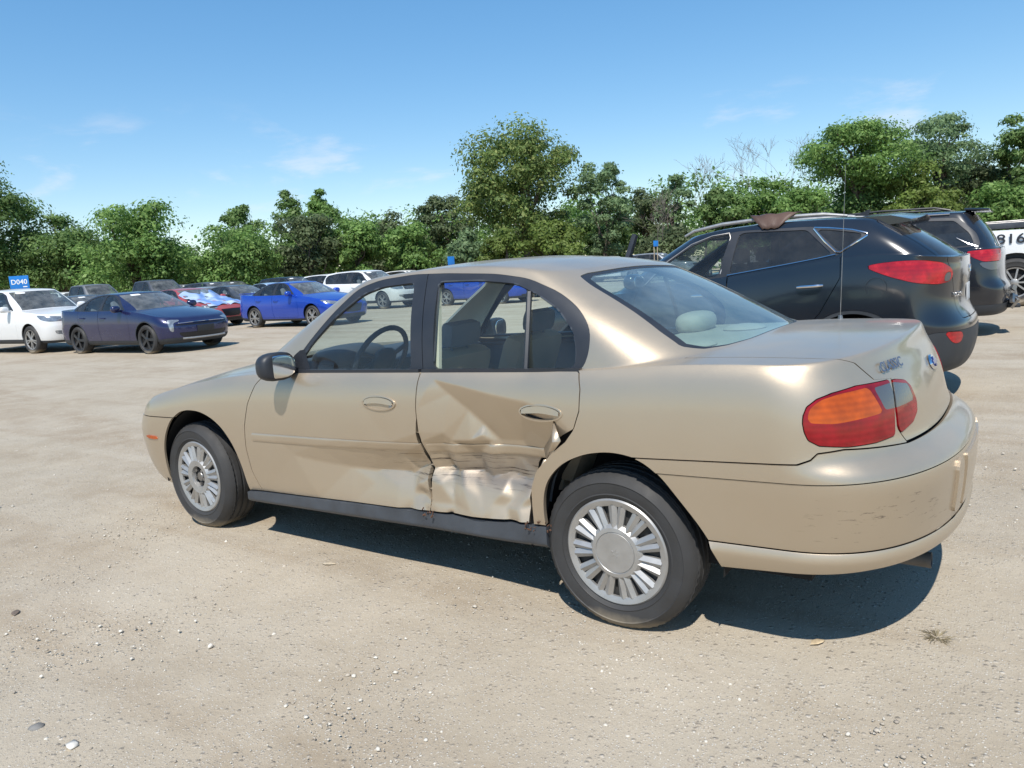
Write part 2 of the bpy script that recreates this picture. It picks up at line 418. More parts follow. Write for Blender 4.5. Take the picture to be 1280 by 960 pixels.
def cut_out(M, poly, axes=(0, 2), grow=0., cond=None):
    A, F = M; d = psd(A[:, axes[0]], A[:, axes[1]], poly)-grow
    if cond is not None: d = np.maximum(d, cond(A))
    return clip(A, F, -d)
def boundary(F):
    E = np.concatenate([F[:, [0, 1]], F[:, [1, 2]], F[:, [2, 0]]]); S = np.sort(E, 1)
    _, i, c = np.unique(S, axis=0, return_index=True, return_counts=True)
    return E[i[c == 1]]
def panel(name, M, mat_, parent, side=1, off=0., edge=.012, f=None, recalc=False, both=False, sharp=None):
    """links a clipped patch as a panel: moved along the normal by off, its rim turned inwards by edge.
    side -1 mirrors to the left flank; both joins the two halves across the centre line"""
    A, F = M
    if len(F) == 0: return None
    V = A[:, :3]+A[:, 3:6]*off; Nn = A[:, 3:6].copy()
    if f is not None: V = f(V, A)
    if recalc: Nn = vnorm(V, F)
    n = len(V); VV = [V]; NN = [Nn]; FF = [F]
    if edge > 0:
        B = boundary(F)
        B = B[~((np.abs(V[B[:, 0], 1]) < 1e-4) & (np.abs(V[B[:, 1], 1]) < 1e-4))]
        m = len(B)
        if m:
            a, b = V[B[:, 0]], V[B[:, 1]]; ia, ib = a-Nn[B[:, 0]]*edge, b-Nn[B[:, 1]]*edge
            fn = np.cross(b-a, ia-a); fn /= np.maximum(1e-12, np.linalg.norm(fn, axis=1))[:, None]
            base = n+np.arange(m)*4
            VV.append(np.stack([a, b, ib, ia], 1).reshape(-1, 3)); NN.append(np.repeat(-fn, 4, 0))
            FF.append(np.stack([base+1, base, base+3], 1)); FF.append(np.stack([base+1, base+3, base+2], 1))
    V = np.concatenate(VV); Nn = np.concatenate(NN); F = np.concatenate(FF)
    flip = np.array([1, -1, 1.])
    if both:
        V2, N2 = V*flip, Nn*flip; F = np.concatenate([F, F[:, ::-1]+len(V)]); V = np.concatenate([V, V2]); Nn = np.concatenate([Nn, N2])
        z = np.abs(V[:, 1]) < 1e-4; Nn[z, 1] = 0
    elif side < 0:
        V = V*flip; Nn = Nn*flip; F = F[:, ::-1]
    Nn = Nn/np.maximum(1e-9, np.linalg.norm(Nn, axis=1))[:, None]
    return link(name, npmesh(name, V, F, normals=None if sharp else Nn, sharp=sharp), mat_, parent)

# ------------------------------------------------------------------ the gold sedan: shape
RAKE = .027
def rake(V): V = np.array(V, float); V[..., 2] += RAKE*(V[..., 0]-1.36); return V
HERO = dict(n=470, sub=6, deck=(0, .03, .12, .40, .70, .92, 1), bow=.012, gbow=.0, usm=6, sring=4,
  rings=[  # z, half width, front x, rear x, front corner, rear corner, exponents
    (.250, .775, -.72, 3.70, .55, .45, 2.3, 2.4),
    (.262, .815, -.79, 3.765, .55, .46, 2.3, 2.4),
    (.330, .848, -.84, 3.80, .55, .46, 2.3, 2.4),
    (.440, .866, -.88, 3.815, .55, .46, 2.3, 2.4),
    (.550, .878, -.89, 3.825, .55, .46, 2.3, 2.4),
    (.610, .881, -.89, 3.822, .55, .46, 2.3, 2.4),
    (.640, .881, -.88, 3.790, .55, .45, 2.3, 2.4),
    ((.650, .06), .881, -.87, 3.735, .55, .43, 2.3, 2.4),
    ((.650, .25), .880, -.86, 3.715, .55, .43, 2.3, 2.5),
    ((.650, .50), .875, -.85, 3.700, .55, .42, 2.3, 2.5),
    ((.650, .72), .866, -.84, 3.675, .54, .41, 2.3, 2.5),
    ((.650, .88), .852, -.82, 3.648, .53, .40, 2.3, 2.5),
    ((.650, .97), .835, -.80, 3.632, .52, .39, 2.4, 2.6)],
  shoulder=[(-.95, .655), (-.85, .665), (-.7, .725), (-.526, .78), (-.245, .845), (.095, .90), (.4, .935), (.7, .950), (1.0, .957), (2.45, .960), (2.75, .972), (2.95, .985), (3.2, .985), (3.5, .972), (3.65, .965)],
  crown=[(-.9, .03), (-.5, .07), (0, .08), (.6, .055), (1.0, .01), (2.4, .01), (2.9, .035), (3.3, .04), (3.7, .04)],
  sh=(-.79, 3.62, .826, .52, .38, 2.4, 2.6),
  base=(.33, 3.09, .795, .42, .46, 2.5, 3.1),
  roof=(1.10, 2.42, .625, .30, .20, 2.6, 4.0),
  roofz=[(.9, 1.33), (1.1, 1.385), (1.35, 1.42), (1.7, 1.436), (2.0, 1.428), (2.25, 1.398), (2.4, 1.362), (2.6, 1.30)],
  rcrown=.030, bulge=.028, lift=0)

# ------------------------------------------------------------------ shared materials
M_ = {}
def MT(k): return M_[k]
M_['gold'] = paint('gold_paint', (.505, .412, .302), flake=.12, rough=.32, dust=.28, dustc=(.37, .31, .235), metal=.74, low=.5)
M_['black_trim'] = plain('black_trim', (.022, .025, .032), .48, bump=.15, bscale=500, var=.15, vscale=6)
M_['rubber'] = plain('tyre_rubber', (.022, .024, .028), .68, spec=.45, bump=.3, bscale=300, var=.25, vscale=9)
def dirty_rubber(m):
    nt = m.node_tree; N = nt.nodes.new; L = nt.links.new; b = nt.nodes['Principled BSDF']; src = b.inputs['Base Color'].links[0].from_socket
    tc = N('ShaderNodeTexCoord'); sp = N('ShaderNodeSeparateXYZ'); L(tc.outputs['Object'], sp.inputs[0]); n = N('ShaderNodeTexNoise'); n.inputs['Scale'].default_value = 9; n.inputs['Detail'].default_value = 5; L(tc.outputs['Object'], n.inputs['Vector'])
    a = N('ShaderNodeMath'); a.operation = 'MULTIPLY_ADD'; L(n.outputs[0], a.inputs[0]); a.inputs[1].default_value = -.10; L(sp.outputs['Z'], a.inputs[2])
    r = N('ShaderNodeMapRange'); r.inputs[1].default_value = -.29; r.inputs[2].default_value = -.345; r.inputs[3].default_value = .05; r.inputs[4].default_value = .75; L(a.outputs[0], r.inputs[0])
    mx = N('ShaderNodeMix'); mx.data_type = 'RGBA'; L(r.outputs[0], mx.inputs[0]); L(src, mx.inputs[6]); mx.inputs[7].default_value = (.33, .27, .19, 1); L(mx.outputs[2], b.inputs['Base Color'])
dirty_rubber(M_['rubber'])
M_['grey_plastic'] = plain('grey_plastic', (.050, .057, .068), .5, bump=.3, bscale=160, var=.25, vscale=7)
M_['dark'] = plain('dark_liner', (.012, .012, .013), .9)
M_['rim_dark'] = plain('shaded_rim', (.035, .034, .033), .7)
M_['silver'] = plain('silver_wheel_paint', (.40, .39, .375), .42, metal=.6, var=.08, vscale=18)
M_['steel'] = plain('bare_steel', (.32, .31, .30), .4, metal=.9, var=.2, vscale=15)
M_['exhaust'] = plain('old_exhaust', (.13, .115, .10), .7, metal=.3, var=.3, vscale=20)
M_['rust'] = plain('rust', (.095, .045, .025), .9, var=.4, vscale=30, bump=.8, bscale=120)
M_['chrome'] = plain('chrome', (.75, .76, .78), .08, metal=1.)
M_['glass'] = glass('tinted_glass', (.91, .98, .955), .024)
M_['rear_glass'] = glass('rear_glass', (.66, .80, .79), .15, ior=2.1, dustc=(.38, .46, .46))
M_['tan'] = plain('tan_cloth', (.36, .29, .21), .9, bump=.4, bscale=400, var=.12)
M_['cream'] = plain('cream_trim', (.50, .47, .37), .8, var=.08, bump=.2, bscale=300)
M_['navy_plastic'] = plain('dash_plastic', (.035, .042, .055), .6, bump=.3, bscale=300)
M_['grey_cloth'] = plain('grey_cloth', (.14, .155, .18), .9, bump=.4, bscale=300, var=.15)
M_['red_lens'] = plain('red_lens', (.22, .003, .007), .10, coat=.25, spec=.35, bump=.12, bscale=70, var=.3, vscale=16, ribs=16)
M_['amber_lens'] = plain('amber_lens', (.40, .066, .003), .10, coat=.25, spec=.35, bump=.2, bscale=70, var=.22, vscale=22, ribs=16)
M_['clear_lens'] = plain('clear_lens', (.10, .10, .105), .12, coat=.7, metal=.3, bump=.3, bscale=160)
M_['headlight'] = plain('headlight_lens', (.55, .57, .58), .10, coat=.9, metal=.4, bump=.2, bscale=120)
M_['white_print'] = plain('white_print', (.75, .75, .73), .5)
def dent_paint(name='scraped_shaded_gold_paint', xr=(1.30, 1.85, 2.38, 2.5), zr=(.46, .51, .61, .66), grey=.62, sc=(2.2, 1, 46), rot=-3, th_=(.55, .63), dark=(.06, .045, .038)):
    """the gold paint with scrapes where the doors were hit, and reflection and shade painted in as grey-brown patches"""
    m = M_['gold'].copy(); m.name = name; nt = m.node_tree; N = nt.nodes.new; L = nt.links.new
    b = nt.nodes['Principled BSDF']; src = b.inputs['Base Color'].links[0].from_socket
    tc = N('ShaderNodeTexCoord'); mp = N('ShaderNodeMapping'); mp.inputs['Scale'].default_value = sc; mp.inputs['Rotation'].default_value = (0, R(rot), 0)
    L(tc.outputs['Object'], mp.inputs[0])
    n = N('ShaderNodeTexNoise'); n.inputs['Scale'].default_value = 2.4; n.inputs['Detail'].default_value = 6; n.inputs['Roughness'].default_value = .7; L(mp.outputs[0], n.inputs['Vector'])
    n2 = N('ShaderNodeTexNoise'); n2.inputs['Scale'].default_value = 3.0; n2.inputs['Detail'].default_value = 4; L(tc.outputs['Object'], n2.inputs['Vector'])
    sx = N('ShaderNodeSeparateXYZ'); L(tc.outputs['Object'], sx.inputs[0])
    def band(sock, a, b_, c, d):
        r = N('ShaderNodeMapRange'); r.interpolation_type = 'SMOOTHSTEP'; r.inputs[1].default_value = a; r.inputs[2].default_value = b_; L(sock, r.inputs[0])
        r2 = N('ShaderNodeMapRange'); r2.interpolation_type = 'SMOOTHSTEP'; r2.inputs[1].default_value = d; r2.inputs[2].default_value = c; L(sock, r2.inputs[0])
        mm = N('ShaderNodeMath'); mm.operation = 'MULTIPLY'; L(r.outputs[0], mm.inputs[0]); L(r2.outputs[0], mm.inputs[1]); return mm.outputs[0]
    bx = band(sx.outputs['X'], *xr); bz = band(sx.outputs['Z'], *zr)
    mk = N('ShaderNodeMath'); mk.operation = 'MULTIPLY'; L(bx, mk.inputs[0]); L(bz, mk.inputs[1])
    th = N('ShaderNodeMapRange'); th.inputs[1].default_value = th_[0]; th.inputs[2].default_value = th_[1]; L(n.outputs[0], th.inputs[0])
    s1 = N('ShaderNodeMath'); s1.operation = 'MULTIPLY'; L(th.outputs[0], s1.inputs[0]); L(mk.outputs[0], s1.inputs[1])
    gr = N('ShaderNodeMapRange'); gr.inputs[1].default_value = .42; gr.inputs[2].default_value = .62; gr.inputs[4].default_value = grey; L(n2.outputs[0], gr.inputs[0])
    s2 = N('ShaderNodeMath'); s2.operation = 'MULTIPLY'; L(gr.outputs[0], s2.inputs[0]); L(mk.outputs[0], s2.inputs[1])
    m1 = N('ShaderNodeMix'); m1.data_type = 'RGBA'; L(s2.outputs[0], m1.inputs[0]); L(src, m1.inputs[6]); m1.inputs[7].default_value = (.19, .165, .15, 1)  # on the doors these grey-brown patches paint in the dents' reflection and shade
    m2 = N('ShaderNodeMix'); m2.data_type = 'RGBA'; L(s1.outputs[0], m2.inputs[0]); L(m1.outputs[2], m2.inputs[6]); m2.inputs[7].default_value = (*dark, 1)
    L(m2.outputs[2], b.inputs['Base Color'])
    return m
M_['gold_scraped_shaded'] = dent_paint()
M_['gold_scuffed'] = dent_paint('scuffed_gold_paint', (3.35, 3.55, 3.72, 3.82), (.44, .50, .60, .64), .12, (5, 5, 30), 24, (.60, .68), (.16, .13, .10))

# ------------------------------------------------------------------ wheels
def tyre_mesh(r, w, rim, flat=.0, n=80):
    h = w/2; g = .007
    prof = [(rim-.004, -h+.02), (rim+.006, -h+.004), (lerp(rim, r, .16), -h-.002), (lerp(rim, r, .19), -h-.006), (lerp(rim, r, .23), -h-.004), (lerp(rim, r, .42), -h-.009), (lerp(rim, r, .60), -h-.009), (lerp(rim, r, .63), -h-.012), (lerp(rim, r, .68), -h-.008), (r-.024, -h+.002), (r-.010, -h+.014), (r-.003, -h+.032)]
    for c in (-.30, -.10, .10, .30):
        y = c*w; prof += [(r, y-.008), (r-g, y-.006), (r-g, y+.006), (r, y+.008)]
    prof += [(a, -b) for a, b in prof[11::-1]]
    mb = MB(); mb.lathe(prof, n=n, closed=True)
    # tread blocks: nick the shoulders
    for v in mb.bm.verts:
        rr = math.hypot(v.co.x, v.co.z); k = round(math.atan2(v.co.z, v.co.x)/(2*math.pi)*n)
        if rr > r-.012 and k % 2 == 0 and abs(v.co.y) > h*.45: f = (rr-.003)/rr; v.co.x *= f; v.co.z *= f
        if flat > 0 and v.co.z < -(r-flat): 
            d = -(r-flat)-v.co.z; v.co.z += d; v.co.y *= 1+.5*d
    return mb
_WC = {}
def wheel_parts(style, r, w, rim):
    """meshes of one wheel, outer face towards -y: list of (name, mesh, material)"""
    key = (style, r, w, rim)
    if key in _WC: return _WC[key]
    hero = style.startswith('cover'); out = []
    def fin(mb, name, mt, sharp=35):
        o = mb.build(name, mt, None, sharp=sharp); me = o.data; bpy.data.objects.remove(o); return (name, me, mt)
    h = w/2
    out.append(fin(tyre_mesh(r, w, rim, .013 if hero else .008, 120 if hero else 40), 'tyre', MT('rubber')))
    seg = 72 if hero else 36
    dp = .030 if hero else .055
    b = MB(); b.lathe([(0, -h+dp), (rim*.93, -h+dp), (rim*.96, -h+.02), (rim+.003, -h+.012), (rim+.003, h-.02), (0, h-.02)], n=seg)
    out.append(fin(b, 'rim_barrel', MT('rim_dark') if hero else MT('dark')))
    f = -h+.004          # face plane
    c = MB()
    if hero:
        o = rim+.004
        c.lathe([(o, f+.012), (o, f), (o-.006, f-.005), (o-.020, f-.001), (o-.030, f+.003), (o-.030, f+.014)], n=seg, closed=True)
        hub = .098
        if style == 'cover':
            c.lathe([(0, f-.010), (hub*.80, f-.010), (hub*.82, f-.007), (hub*.85, f-.010), (hub, f-.008), (hub+.012, f+.004), (hub+.012, f+.02)], n=seg)
        else:       # centre cap gone: a ring with the steel hub showing
            c.lathe([(hub+.012, f+.02), (hub+.012, f+.004), (hub, f-.008), (hub*.66, f-.004), (hub*.60, f+.02)], n=seg, closed=True)
        ns = 22
        for k in range(ns):
            a = 2*math.pi*(k+.5*(k % 2)*.5)/ns; wd = .0155 if k % 2 else .0175
            ca, sa = math.cos(a), math.sin(a)
            def P(rr, t, y): return (rr*ca-t*sa, y, rr*sa+t*ca)
            r0, r1 = hub-.002, rim-.022
            vs = [c.bm.verts.new(P(*q)) for q in [(r0, -wd*.85, f+.006), (r0, 0, f-.009), (r0, wd*.85, f+.006), (r1, -wd*1.05, f+.006), (r1, 0, f-.002), (r1, wd*1.05, f+.006), (r0, -wd*.8, f+.02), (r0, wd*.8, f+.02), (r1, -wd, f+.02), (r1, wd, f+.02)]]
            for q in ((0, 1, 4, 3), (1, 2, 5, 4), (6, 0, 3, 8), (2, 7, 9, 5)): c.bm.faces.new([vs[i] for i in q])
        out.append(fin(c, 'wheel_cover', MT('silver')))
        if style == 'cover':
            e = MB()
            for k in range(5):      # small moulded mark of five bars
                a = 2*math.pi*k/5+.3; e.box((math.cos(a)*.012, f-.0105, math.sin(a)*.012), (.010, .002, .005), Matrix.Rotation(-a, 3, 'Y'))
            out.append(fin(e, 'cap_emblem', MT('silver')))
        else:
            e = MB(); e.lathe([(0, f+.006), (.024, f+.006), (.028, f+.012), (.028, f+.03)], n=24)
            for k in range(5):
                a = 2*math.pi*k/5; e.lathe([(0, f+.004), (.009, f+.004), (.010, f+.03)], n=6, c=(math.cos(a)*.044, 0, math.sin(a)*.044))
            out.append(fin(e, 'lug_nuts', MT('steel')))
    else:
        cm = MT('silver') if style != 'five_dark' else MT('dark_alloy')
        o = rim+.003
        c.lathe([(o, f+.012), (o, f-.003), (o-.014, f+.001), (o-.02, f+.02)], n=seg, closed=True)
        c.lathe([(0, f-.002), (.05, f-.002), (.062, f+.006), (.062, f+.03)], n=20)
        ns = {'five': 5, 'five_dark': 5, 'split': 10, 'multi': 9}[style]
        for k in range(ns):
            a = 2*math.pi*k/ns
            if style in ('split', 'five_dark'): a += (.14 if k % 2 else -.14)*(1 if style == 'split' else 0)
            ca, sa = math.cos(a), math.sin(a); w0, w1 = (.026, .034) if ns == 5 else (.012, .014)
            def P(rr, t, y): return (rr*ca-t*sa, y, rr*sa+t*ca)
            r0, r1 = .045, rim-.01
            vs = [c.bm.verts.new(P(*q)) for q in [(r0, -w0, f), (r0, w0, f), (r1, w1, f+.006), (r1, -w1, f+.006), (r0, -w0, f+.03), (r0, w0, f+.03), (r1, w1, f+.03), (r1, -w1, f+.03)]]
            for q in ((0, 1, 2, 3), (1, 5, 6, 2), (4, 0, 3, 7)): c.bm.faces.new([vs[i] for i in q])
        out.append(fin(c, 'rim', cm))
    _WC[key] = out
    return out
def add_wheel(parent, loc, side, style='multi', r=.33, w=.22, rim=.225, steer=0., spin=0., camber=0., name='wheel'):
    parts = wheel_parts(style, r, w, rim)
    b = link(name, parts[1][1], None, parent)                       # the barrel carries tyre, cover and cap
    b.location = loc; b.rotation_euler = (camber, 0, (math.pi if side > 0 else 0)+steer)
    for nm, me, mt in parts[:1]+parts[2:]:
        o = link(nm, me, None, b)
        if nm != 'tyre': o.rotation_euler = (0, spin, 0)
    return b

# ------------------------------------------------------------------ dents of the left doors
from mathutils.geometry import delaunay_2d_cdt
DENT = [  # x, z, depth inwards
  (.55, .96, 0), (.55, .32, 0), (.55, .64, 0), (.80, .60, 0), (.80, .64, 0), (1.1, .96, 0), (1.77, .96, 0), (1.1, .80, 0), (1.45, .82, .002), (1.76, .82, .006),
  (1.1, .648, .000), (1.3, .648, .002), (1.45, .648, .005), (1.62, .648, .014), (1.79, .648, .032),
  (.93, .545, .008), (1.07, .520, .024), (1.30, .497, .050), (1.45, .490, .066), (1.60, .497, .082), (1.70, .505, .098), (1.75, .53, .104), (1.79, .55, .090),
  (1.1, .60, .004), (1.3, .595, .015), (1.5, .59, .030), (1.66, .585, .048), (1.79, .60, .058),
  (.65, .325, 0), (1.07, .32, .002), (1.3, .32, .002), (1.47, .32, -.002), (1.60, .32, -.004), (1.66, .32, .014), (1.69, .41, .052), (1.73, .45, .040), (1.75, .40, .056), (1.79, .48, .044), (1.79, .32, .004), (1.73, .32, -.004), (1.60, .43, .040), (1.45, .43, .042),
  # rear door: a fold from the top front corner down to the moulding, everything below it pushed in
  (1.80, .96, 0), (1.876, .935, .002), (2.2, .96, 0), (2.62, .96, 0), (2.70, .80, 0), (2.65, .6, 0), (2.7, .3, 0),
  (2.05, .902, .002), (2.2, .872, .002), (2.36, .845, .004), (2.50, .800, .004), (2.57, .74, .004),
  (1.80, .81, .006), (1.80, .70, .012), (1.80, .66, .020),
  (1.96, .87, .030), (2.044, .80, .058), (2.11, .735, .082), (2.168, .668, .106),
  (1.92, .70, .030), (1.95, .664, .048), (2.05, .668, .052), (2.10, .69, .062), (2.135, .664, .088),
  (2.35, .72, .070), (2.42, .668, .082), (2.50, .70, .030), (2.5, .66, .040), (2.28, .668, .104),
  (1.81, .59, .052), (1.88, .60, .086), (2.05, .60, .114), (2.25, .60, .122), (2.40, .60, .100),
  (1.81, .522, .074), (1.90, .530, .118), (2.05, .513, .132), (2.20, .520, .134), (2.36, .524, .118), (2.42, .53, .08),
  (1.81, .502, .058), (1.90, .512, .092), (2.03, .496, .096), (2.12, .499, .102), (2.20, .503, .098), (2.30, .500, .108), (2.37, .505, .084),
  (1.80, .42, .030), (1.86, .46, .040), (1.915, .44, .066), (1.95, .40, .036), (1.985, .455, .048), (2.06, .42, .040), (2.11, .455, .062), (2.14, .40, .030), (2.19, .445, .044), (2.235, .42, .058), (2.27, .39, .024), (2.32, .44, .046), (2.352, .41, .056),
  (1.80, .31, .004), (1.86, .31, .000), (1.895, .31, .040), (1.94, .31, .004), (2.03, .30, -.014), (2.09, .29, -.018), (2.14, .29, .008), (2.20, .28, -.024), (2.25, .28, .006), (2.30, .28, -.026), (2.38, .28, -.020)]
DENT0 = list(DENT)
def _dent_setup():
    rj = random.Random(12)
    for k in range(36):                 # facets of crushed metal
        x, z = rj.uniform(1.66, 2.37), rj.uniform(.30, .56)
        near = sorted(DENT0, key=lambda p: (p[0]-x)**2+(p[1]-z)**2)
        if math.hypot(near[0][0]-x, near[0][1]-z) > .022:
            w = [1/((p[0]-x)**2+(p[1]-z)**2+1e-4) for p in near[:4]]
            DENT.append((x, z, sum(a*p[2] for a, p in zip(w, near))/sum(w)+rj.uniform(-.003, .003)*(1 if x > 1.8 else .6)))
    pts = [Vector((p[0], p[1])) for p in DENT]
    vs, es, fs, ov, oe, of = delaunay_2d_cdt(pts, [], [], 0, 1e-5)
    dep = [DENT[o[0]][2] if o else 0 for o in ov]
    X = np.linspace(.5, 2.72, 593); Z = np.linspace(.26, .98, 193); G = np.zeros((193, 593)); gx, gz = np.meshgrid(X, Z)
    P = np.array([[v.x, v.y] for v in vs]); dep = np.array(dep)
    for f in fs:
        a, b, c = P[f[0]], P[f[1]], P[f[2]]; den = (b[1]-c[1])*(a[0]-c[0])+(c[0]-b[0])*(a[1]-c[1])
        if abs(den) < 1e-12: continue
        l1 = ((b[1]-c[1])*(gx-c[0])+(c[0]-b[0])*(gz-c[1]))/den; l2 = ((c[1]-a[1])*(gx-c[0])+(a[0]-c[0])*(gz-c[1]))/den; l3 = 1-l1-l2
        m = (l1 >= -1e-6) & (l2 >= -1e-6) & (l3 >= -1e-6)
        G[m] = (l1*dep[f[0]]+l2*dep[f[1]]+l3*dep[f[2]])[m]
    # creases stay crisp but not razor sharp
    for it in range(8):
        Q = np.pad(G, 1, 'edge'); H_ = (Q[:-2, 1:-1]+Q[2:, 1:-1]+Q[1:-1, :-2]+Q[1:-1, 2:]+4*Q[1:-1, 1:-1])/8
        G = H_ if it < 2 else np.where(gz < .485, H_, G)
    rs = np.random.RandomState(4); W = np.zeros_like(G)     # small ripples where the metal is crushed
    for k in range(26):
        x0, z0 = rs.uniform(1.6, 2.4), rs.uniform(.30, .56); sx, sz = rs.uniform(.02, .07), rs.uniform(.012, .04); W += rs.uniform(-.003, .003)*np.exp(-((gx-x0)/sx)**2-((gz-z0)/sz)**2)
    G += W*np.clip(G*40, 0, 1)
    return X, Z, G
_DX, _DZ, _DG = _dent_setup()
def dent(x, z):
    fx = np.clip((x-_DX[0])/(_DX[1]-_DX[0]), 0, len(_DX)-1.001); fz = np.clip((z-_DZ[0])/(_DZ[1]-_DZ[0]), 0, len(_DZ)-1.001)
    i, j = fx.astype(int), fz.astype(int); a, b = fx-i, fz-j
    return _DG[j, i]*(1-a)*(1-b)+_DG[j, i+1]*a*(1-b)+_DG[j+1, i]*(1-a)*b+_DG[j+1, i+1]*a*b

# ------------------------------------------------------------------ the gold sedan
def split(M, d, gap=.0025):
    A, F = M
    return clip(A, F, d+gap), clip(A, F, gap-d)
def text_mesh(name, s, size, extrude, mt, parent, mw, align='CENTER', shear=0., sx=1.0):
    cu = bpy.data.curves.new(name, 'FONT'); cu.body = s; cu.size = size; cu.extrude = extrude; cu.align_x = align; cu.align_y = 'CENTER'; cu.shear = shear; cu.offset = size*.012; cu.resolution_u = 3
    o = bpy.data.objects.new(name, cu); col.objects.link(o)
    dg = bpy.context.evaluated_depsgraph_get(); me = bpy.data.meshes.new_from_object(o.evaluated_get(dg)); bpy.data.objects.remove(o)
    for v in me.vertices: v.co.x *= sx
    me.transform(mw)
    return link(name, me, mt, parent)
def frame(origin, xdir, zdir):
    """matrix with local x along xdir and local z along zdir"""
    z = Vector(zdir).normalized(); x = Vector(xdir); x = (x-z*x.dot(z)).normalized(); y = z.cross(x)
    m = Matrix((x, y, z)).transposed().to_4x4(); m.translation = Vector(origin); return m
def build_hero():
    S = loft(HERO); ib, ir = S.idx['base'], S.idx['roof']
    root = empty('damaged_sedan', (0, 0, 0))
    tag(root, 'gold beige four-door sedan with its crumpled left doors, parked in the foreground', 'car')
    rk = lambda V, A=None: rake(V)
    M = (S.A, S.F); X = lambda m: m[0][:, 0]; Z = lambda m: m[0][:, 2]; Y = lambda m: m[0][:, 1]; Vv = lambda m: m[0][:, 6]; Ss = lambda m: m[0][:, 7]
    gold = MT('gold')
    # wheel openings
    far = [(-.30, .20), (-.285, .40), (-.262, .51), (-.215, .60), (-.150, .68), (-.06, .735), (.03, .752), (.15, .748), (.266, .715), (.36, .66), (.437, .575), (.475, .47), (.485, .38), (.48, .20)]
    rar = [(2.418, .20), (2.415, .36), (2.424, .46), (2.452, .54), (2.525, .615), (2.63, .660), (2.74, .674), (2.85, .655), (2.93, .60), (3.0, .51), (3.06, .43), (3.10, .36), (3.135, .28), (3.15, .20)]
    def low(m): return np.maximum(Vv(m)-11, .5-Y(m))
    M = clip(*M, -np.maximum(psd(X(M), Z(M), rc(far, .08, 5)), low(M)))
    M = clip(*M, -np.maximum(psd(X(M), Z(M), rc(rar, .08, 5)), low(M)))
    # side glass opening
    dlo = [(.872, .958), (.99, 1.088), (1.150, 1.243), (1.275, 1.346), (1.42, 1.379), (1.64, 1.389), (1.843, 1.379), (2.109, 1.357), (2.28, 1.326), (2.438, 1.262), (2.544, 1.194), (2.612, 1.115), (2.618, 1.03), (2.59, .958)]
    upc = lambda m: np.maximum(ib-2.6-Vv(m), .35-Y(m))
    D, M = split(M, np.maximum(psd(X(M), Z(M), rc(dlo, .05)), upc(M)), .0)
    gf = [(.925, .972), (1.02, 1.085), (1.18, 1.225), (1.33, 1.318), (1.45, 1.345), (1.655, 1.352), (1.715, .972)]
    gr = [(1.845, .972), (1.80, 1.345), (2.034, 1.335), (2.22, 1.310), (2.335, 1.262), (2.455, 1.195), (2.54, 1.108), (2.563, 1.03), (2.556, .972)]
    bp = [(1.755, .90), (1.695, 1.5), (1.745, 1.5), (1.80, .90)]     # the line between the door frames
    Gf, D = split(D, psd(X(D), Z(D), rc(gf, .03)), .0)
    Gr, D = split(D, psd(X(D), Z(D), rc(gr, .03)), .0)
    Df, Dr = split(D, (X(D)-(1.785-(Z(D)-.96)*.145)), .002)
    # windscreen and backlight
    wsd = psd(Y(M), (Vv(M)-ib+17)*.1, [(-1, 1.675), (.45, 1.68), (.66, 1.70), (.715, 1.75), (.665, 1.92), (.60, 2.08), (.565, 2.13), (.40, 2.15), (-1, 2.16)])
    WS, M = split(M, np.maximum(wsd, X(M)-1.45), .0)
    bld = psd(Y(M), (Vv(M)-ib+17)*.1, [(-1, 1.67), (.32, 1.677), (.50, 1.70), (.60, 1.735), (.655, 1.79), (.64, 1.86), (.605, 1.94), (.56, 2.06), (.52, 2.125), (.45, 2.145), (-1, 2.155)])
    BL, M = split(M, np.maximum(bld, 2.1-X(M)), .0)
    bl2 = psd(Y(BL), (Vv(BL)-ib+17)*.1, [(-1, 1.69), (.31, 1.697), (.48, 1.72), (.575, 1.752), (.622, 1.80), (.605, 1.86), (.57, 1.94), (.53, 2.05), (.495, 2.10), (.44, 2.12), (-1, 2.132)])
    BG, BS = split(BL, bl2, .0)
    # sill strip
    sl = lambda m: np.interp(X(m), [.3, .6, 1.8, 2.5], [.300, .315, .330, .342])
    inside = np.maximum(np.maximum(Z(M)-sl(M), .40-X(M)), np.maximum(X(M)-2.46, .3-Y(M)))
    RK, M = split(M, inside, .002)
    # doors
    low2 = lambda m: np.maximum(Vv(m)-(ib+.2), .55-Y(m))
    fd = [(.74, .965), (.665, .90), (.604, .80), (.565, .68), (.552, .56), (.560, .43), (.60, .322), (.62, .30), (1.79, .30), (1.806, .40), (1.812, .525), (1.795, .64), (1.788, .81), (1.80, .965)]
    rd = [(1.80, .965), (1.788, .81), (1.795, .64), (1.812, .525), (1.806, .40), (1.79, .30), (2.352, .30), (2.360, .36), (2.372, .50), (2.405, .575), (2.49, .660), (2.545, .70), (2.585, .75), (2.61, .82), (2.612, .90), (2.595, .965)]
    FD, M = split(M, np.maximum(psd(X(M), Z(M), fd), low2(M)))
    RD, M = split(M, np.maximum(psd(X(M), Z(M), rd), low2(M)))
    # bonnet
    yh = lambda m: np.interp(X(m), [-.75, -.5, 0, .45, .7], [.56, .66, .735, .745, .70])
    hd = np.maximum(np.maximum(Y(M)-yh(M), X(M)-.8), np.maximum(Vv(M)-(ib-.25), 11.2-Vv(M)))
    HD, M = split(M, hd)
    # boot lid
    yl = np.interp(Z(M), [.69, .738, .80, .85, .885, .8945, .8985, .965, .985], [.555, .584, .572, .552, .532, .528, .616, .662, .706])
    ld = np.maximum(np.maximum(Y(M)-yl, 2.5-X(M)), np.maximum(Vv(M)-(ib-.35), .688-Z(M)))
    LD, M = split(M, ld)
    # bumpers
    fb = np.maximum(Z(M)-.700, X(M)-.05)
    FB, M = split(M, fb)
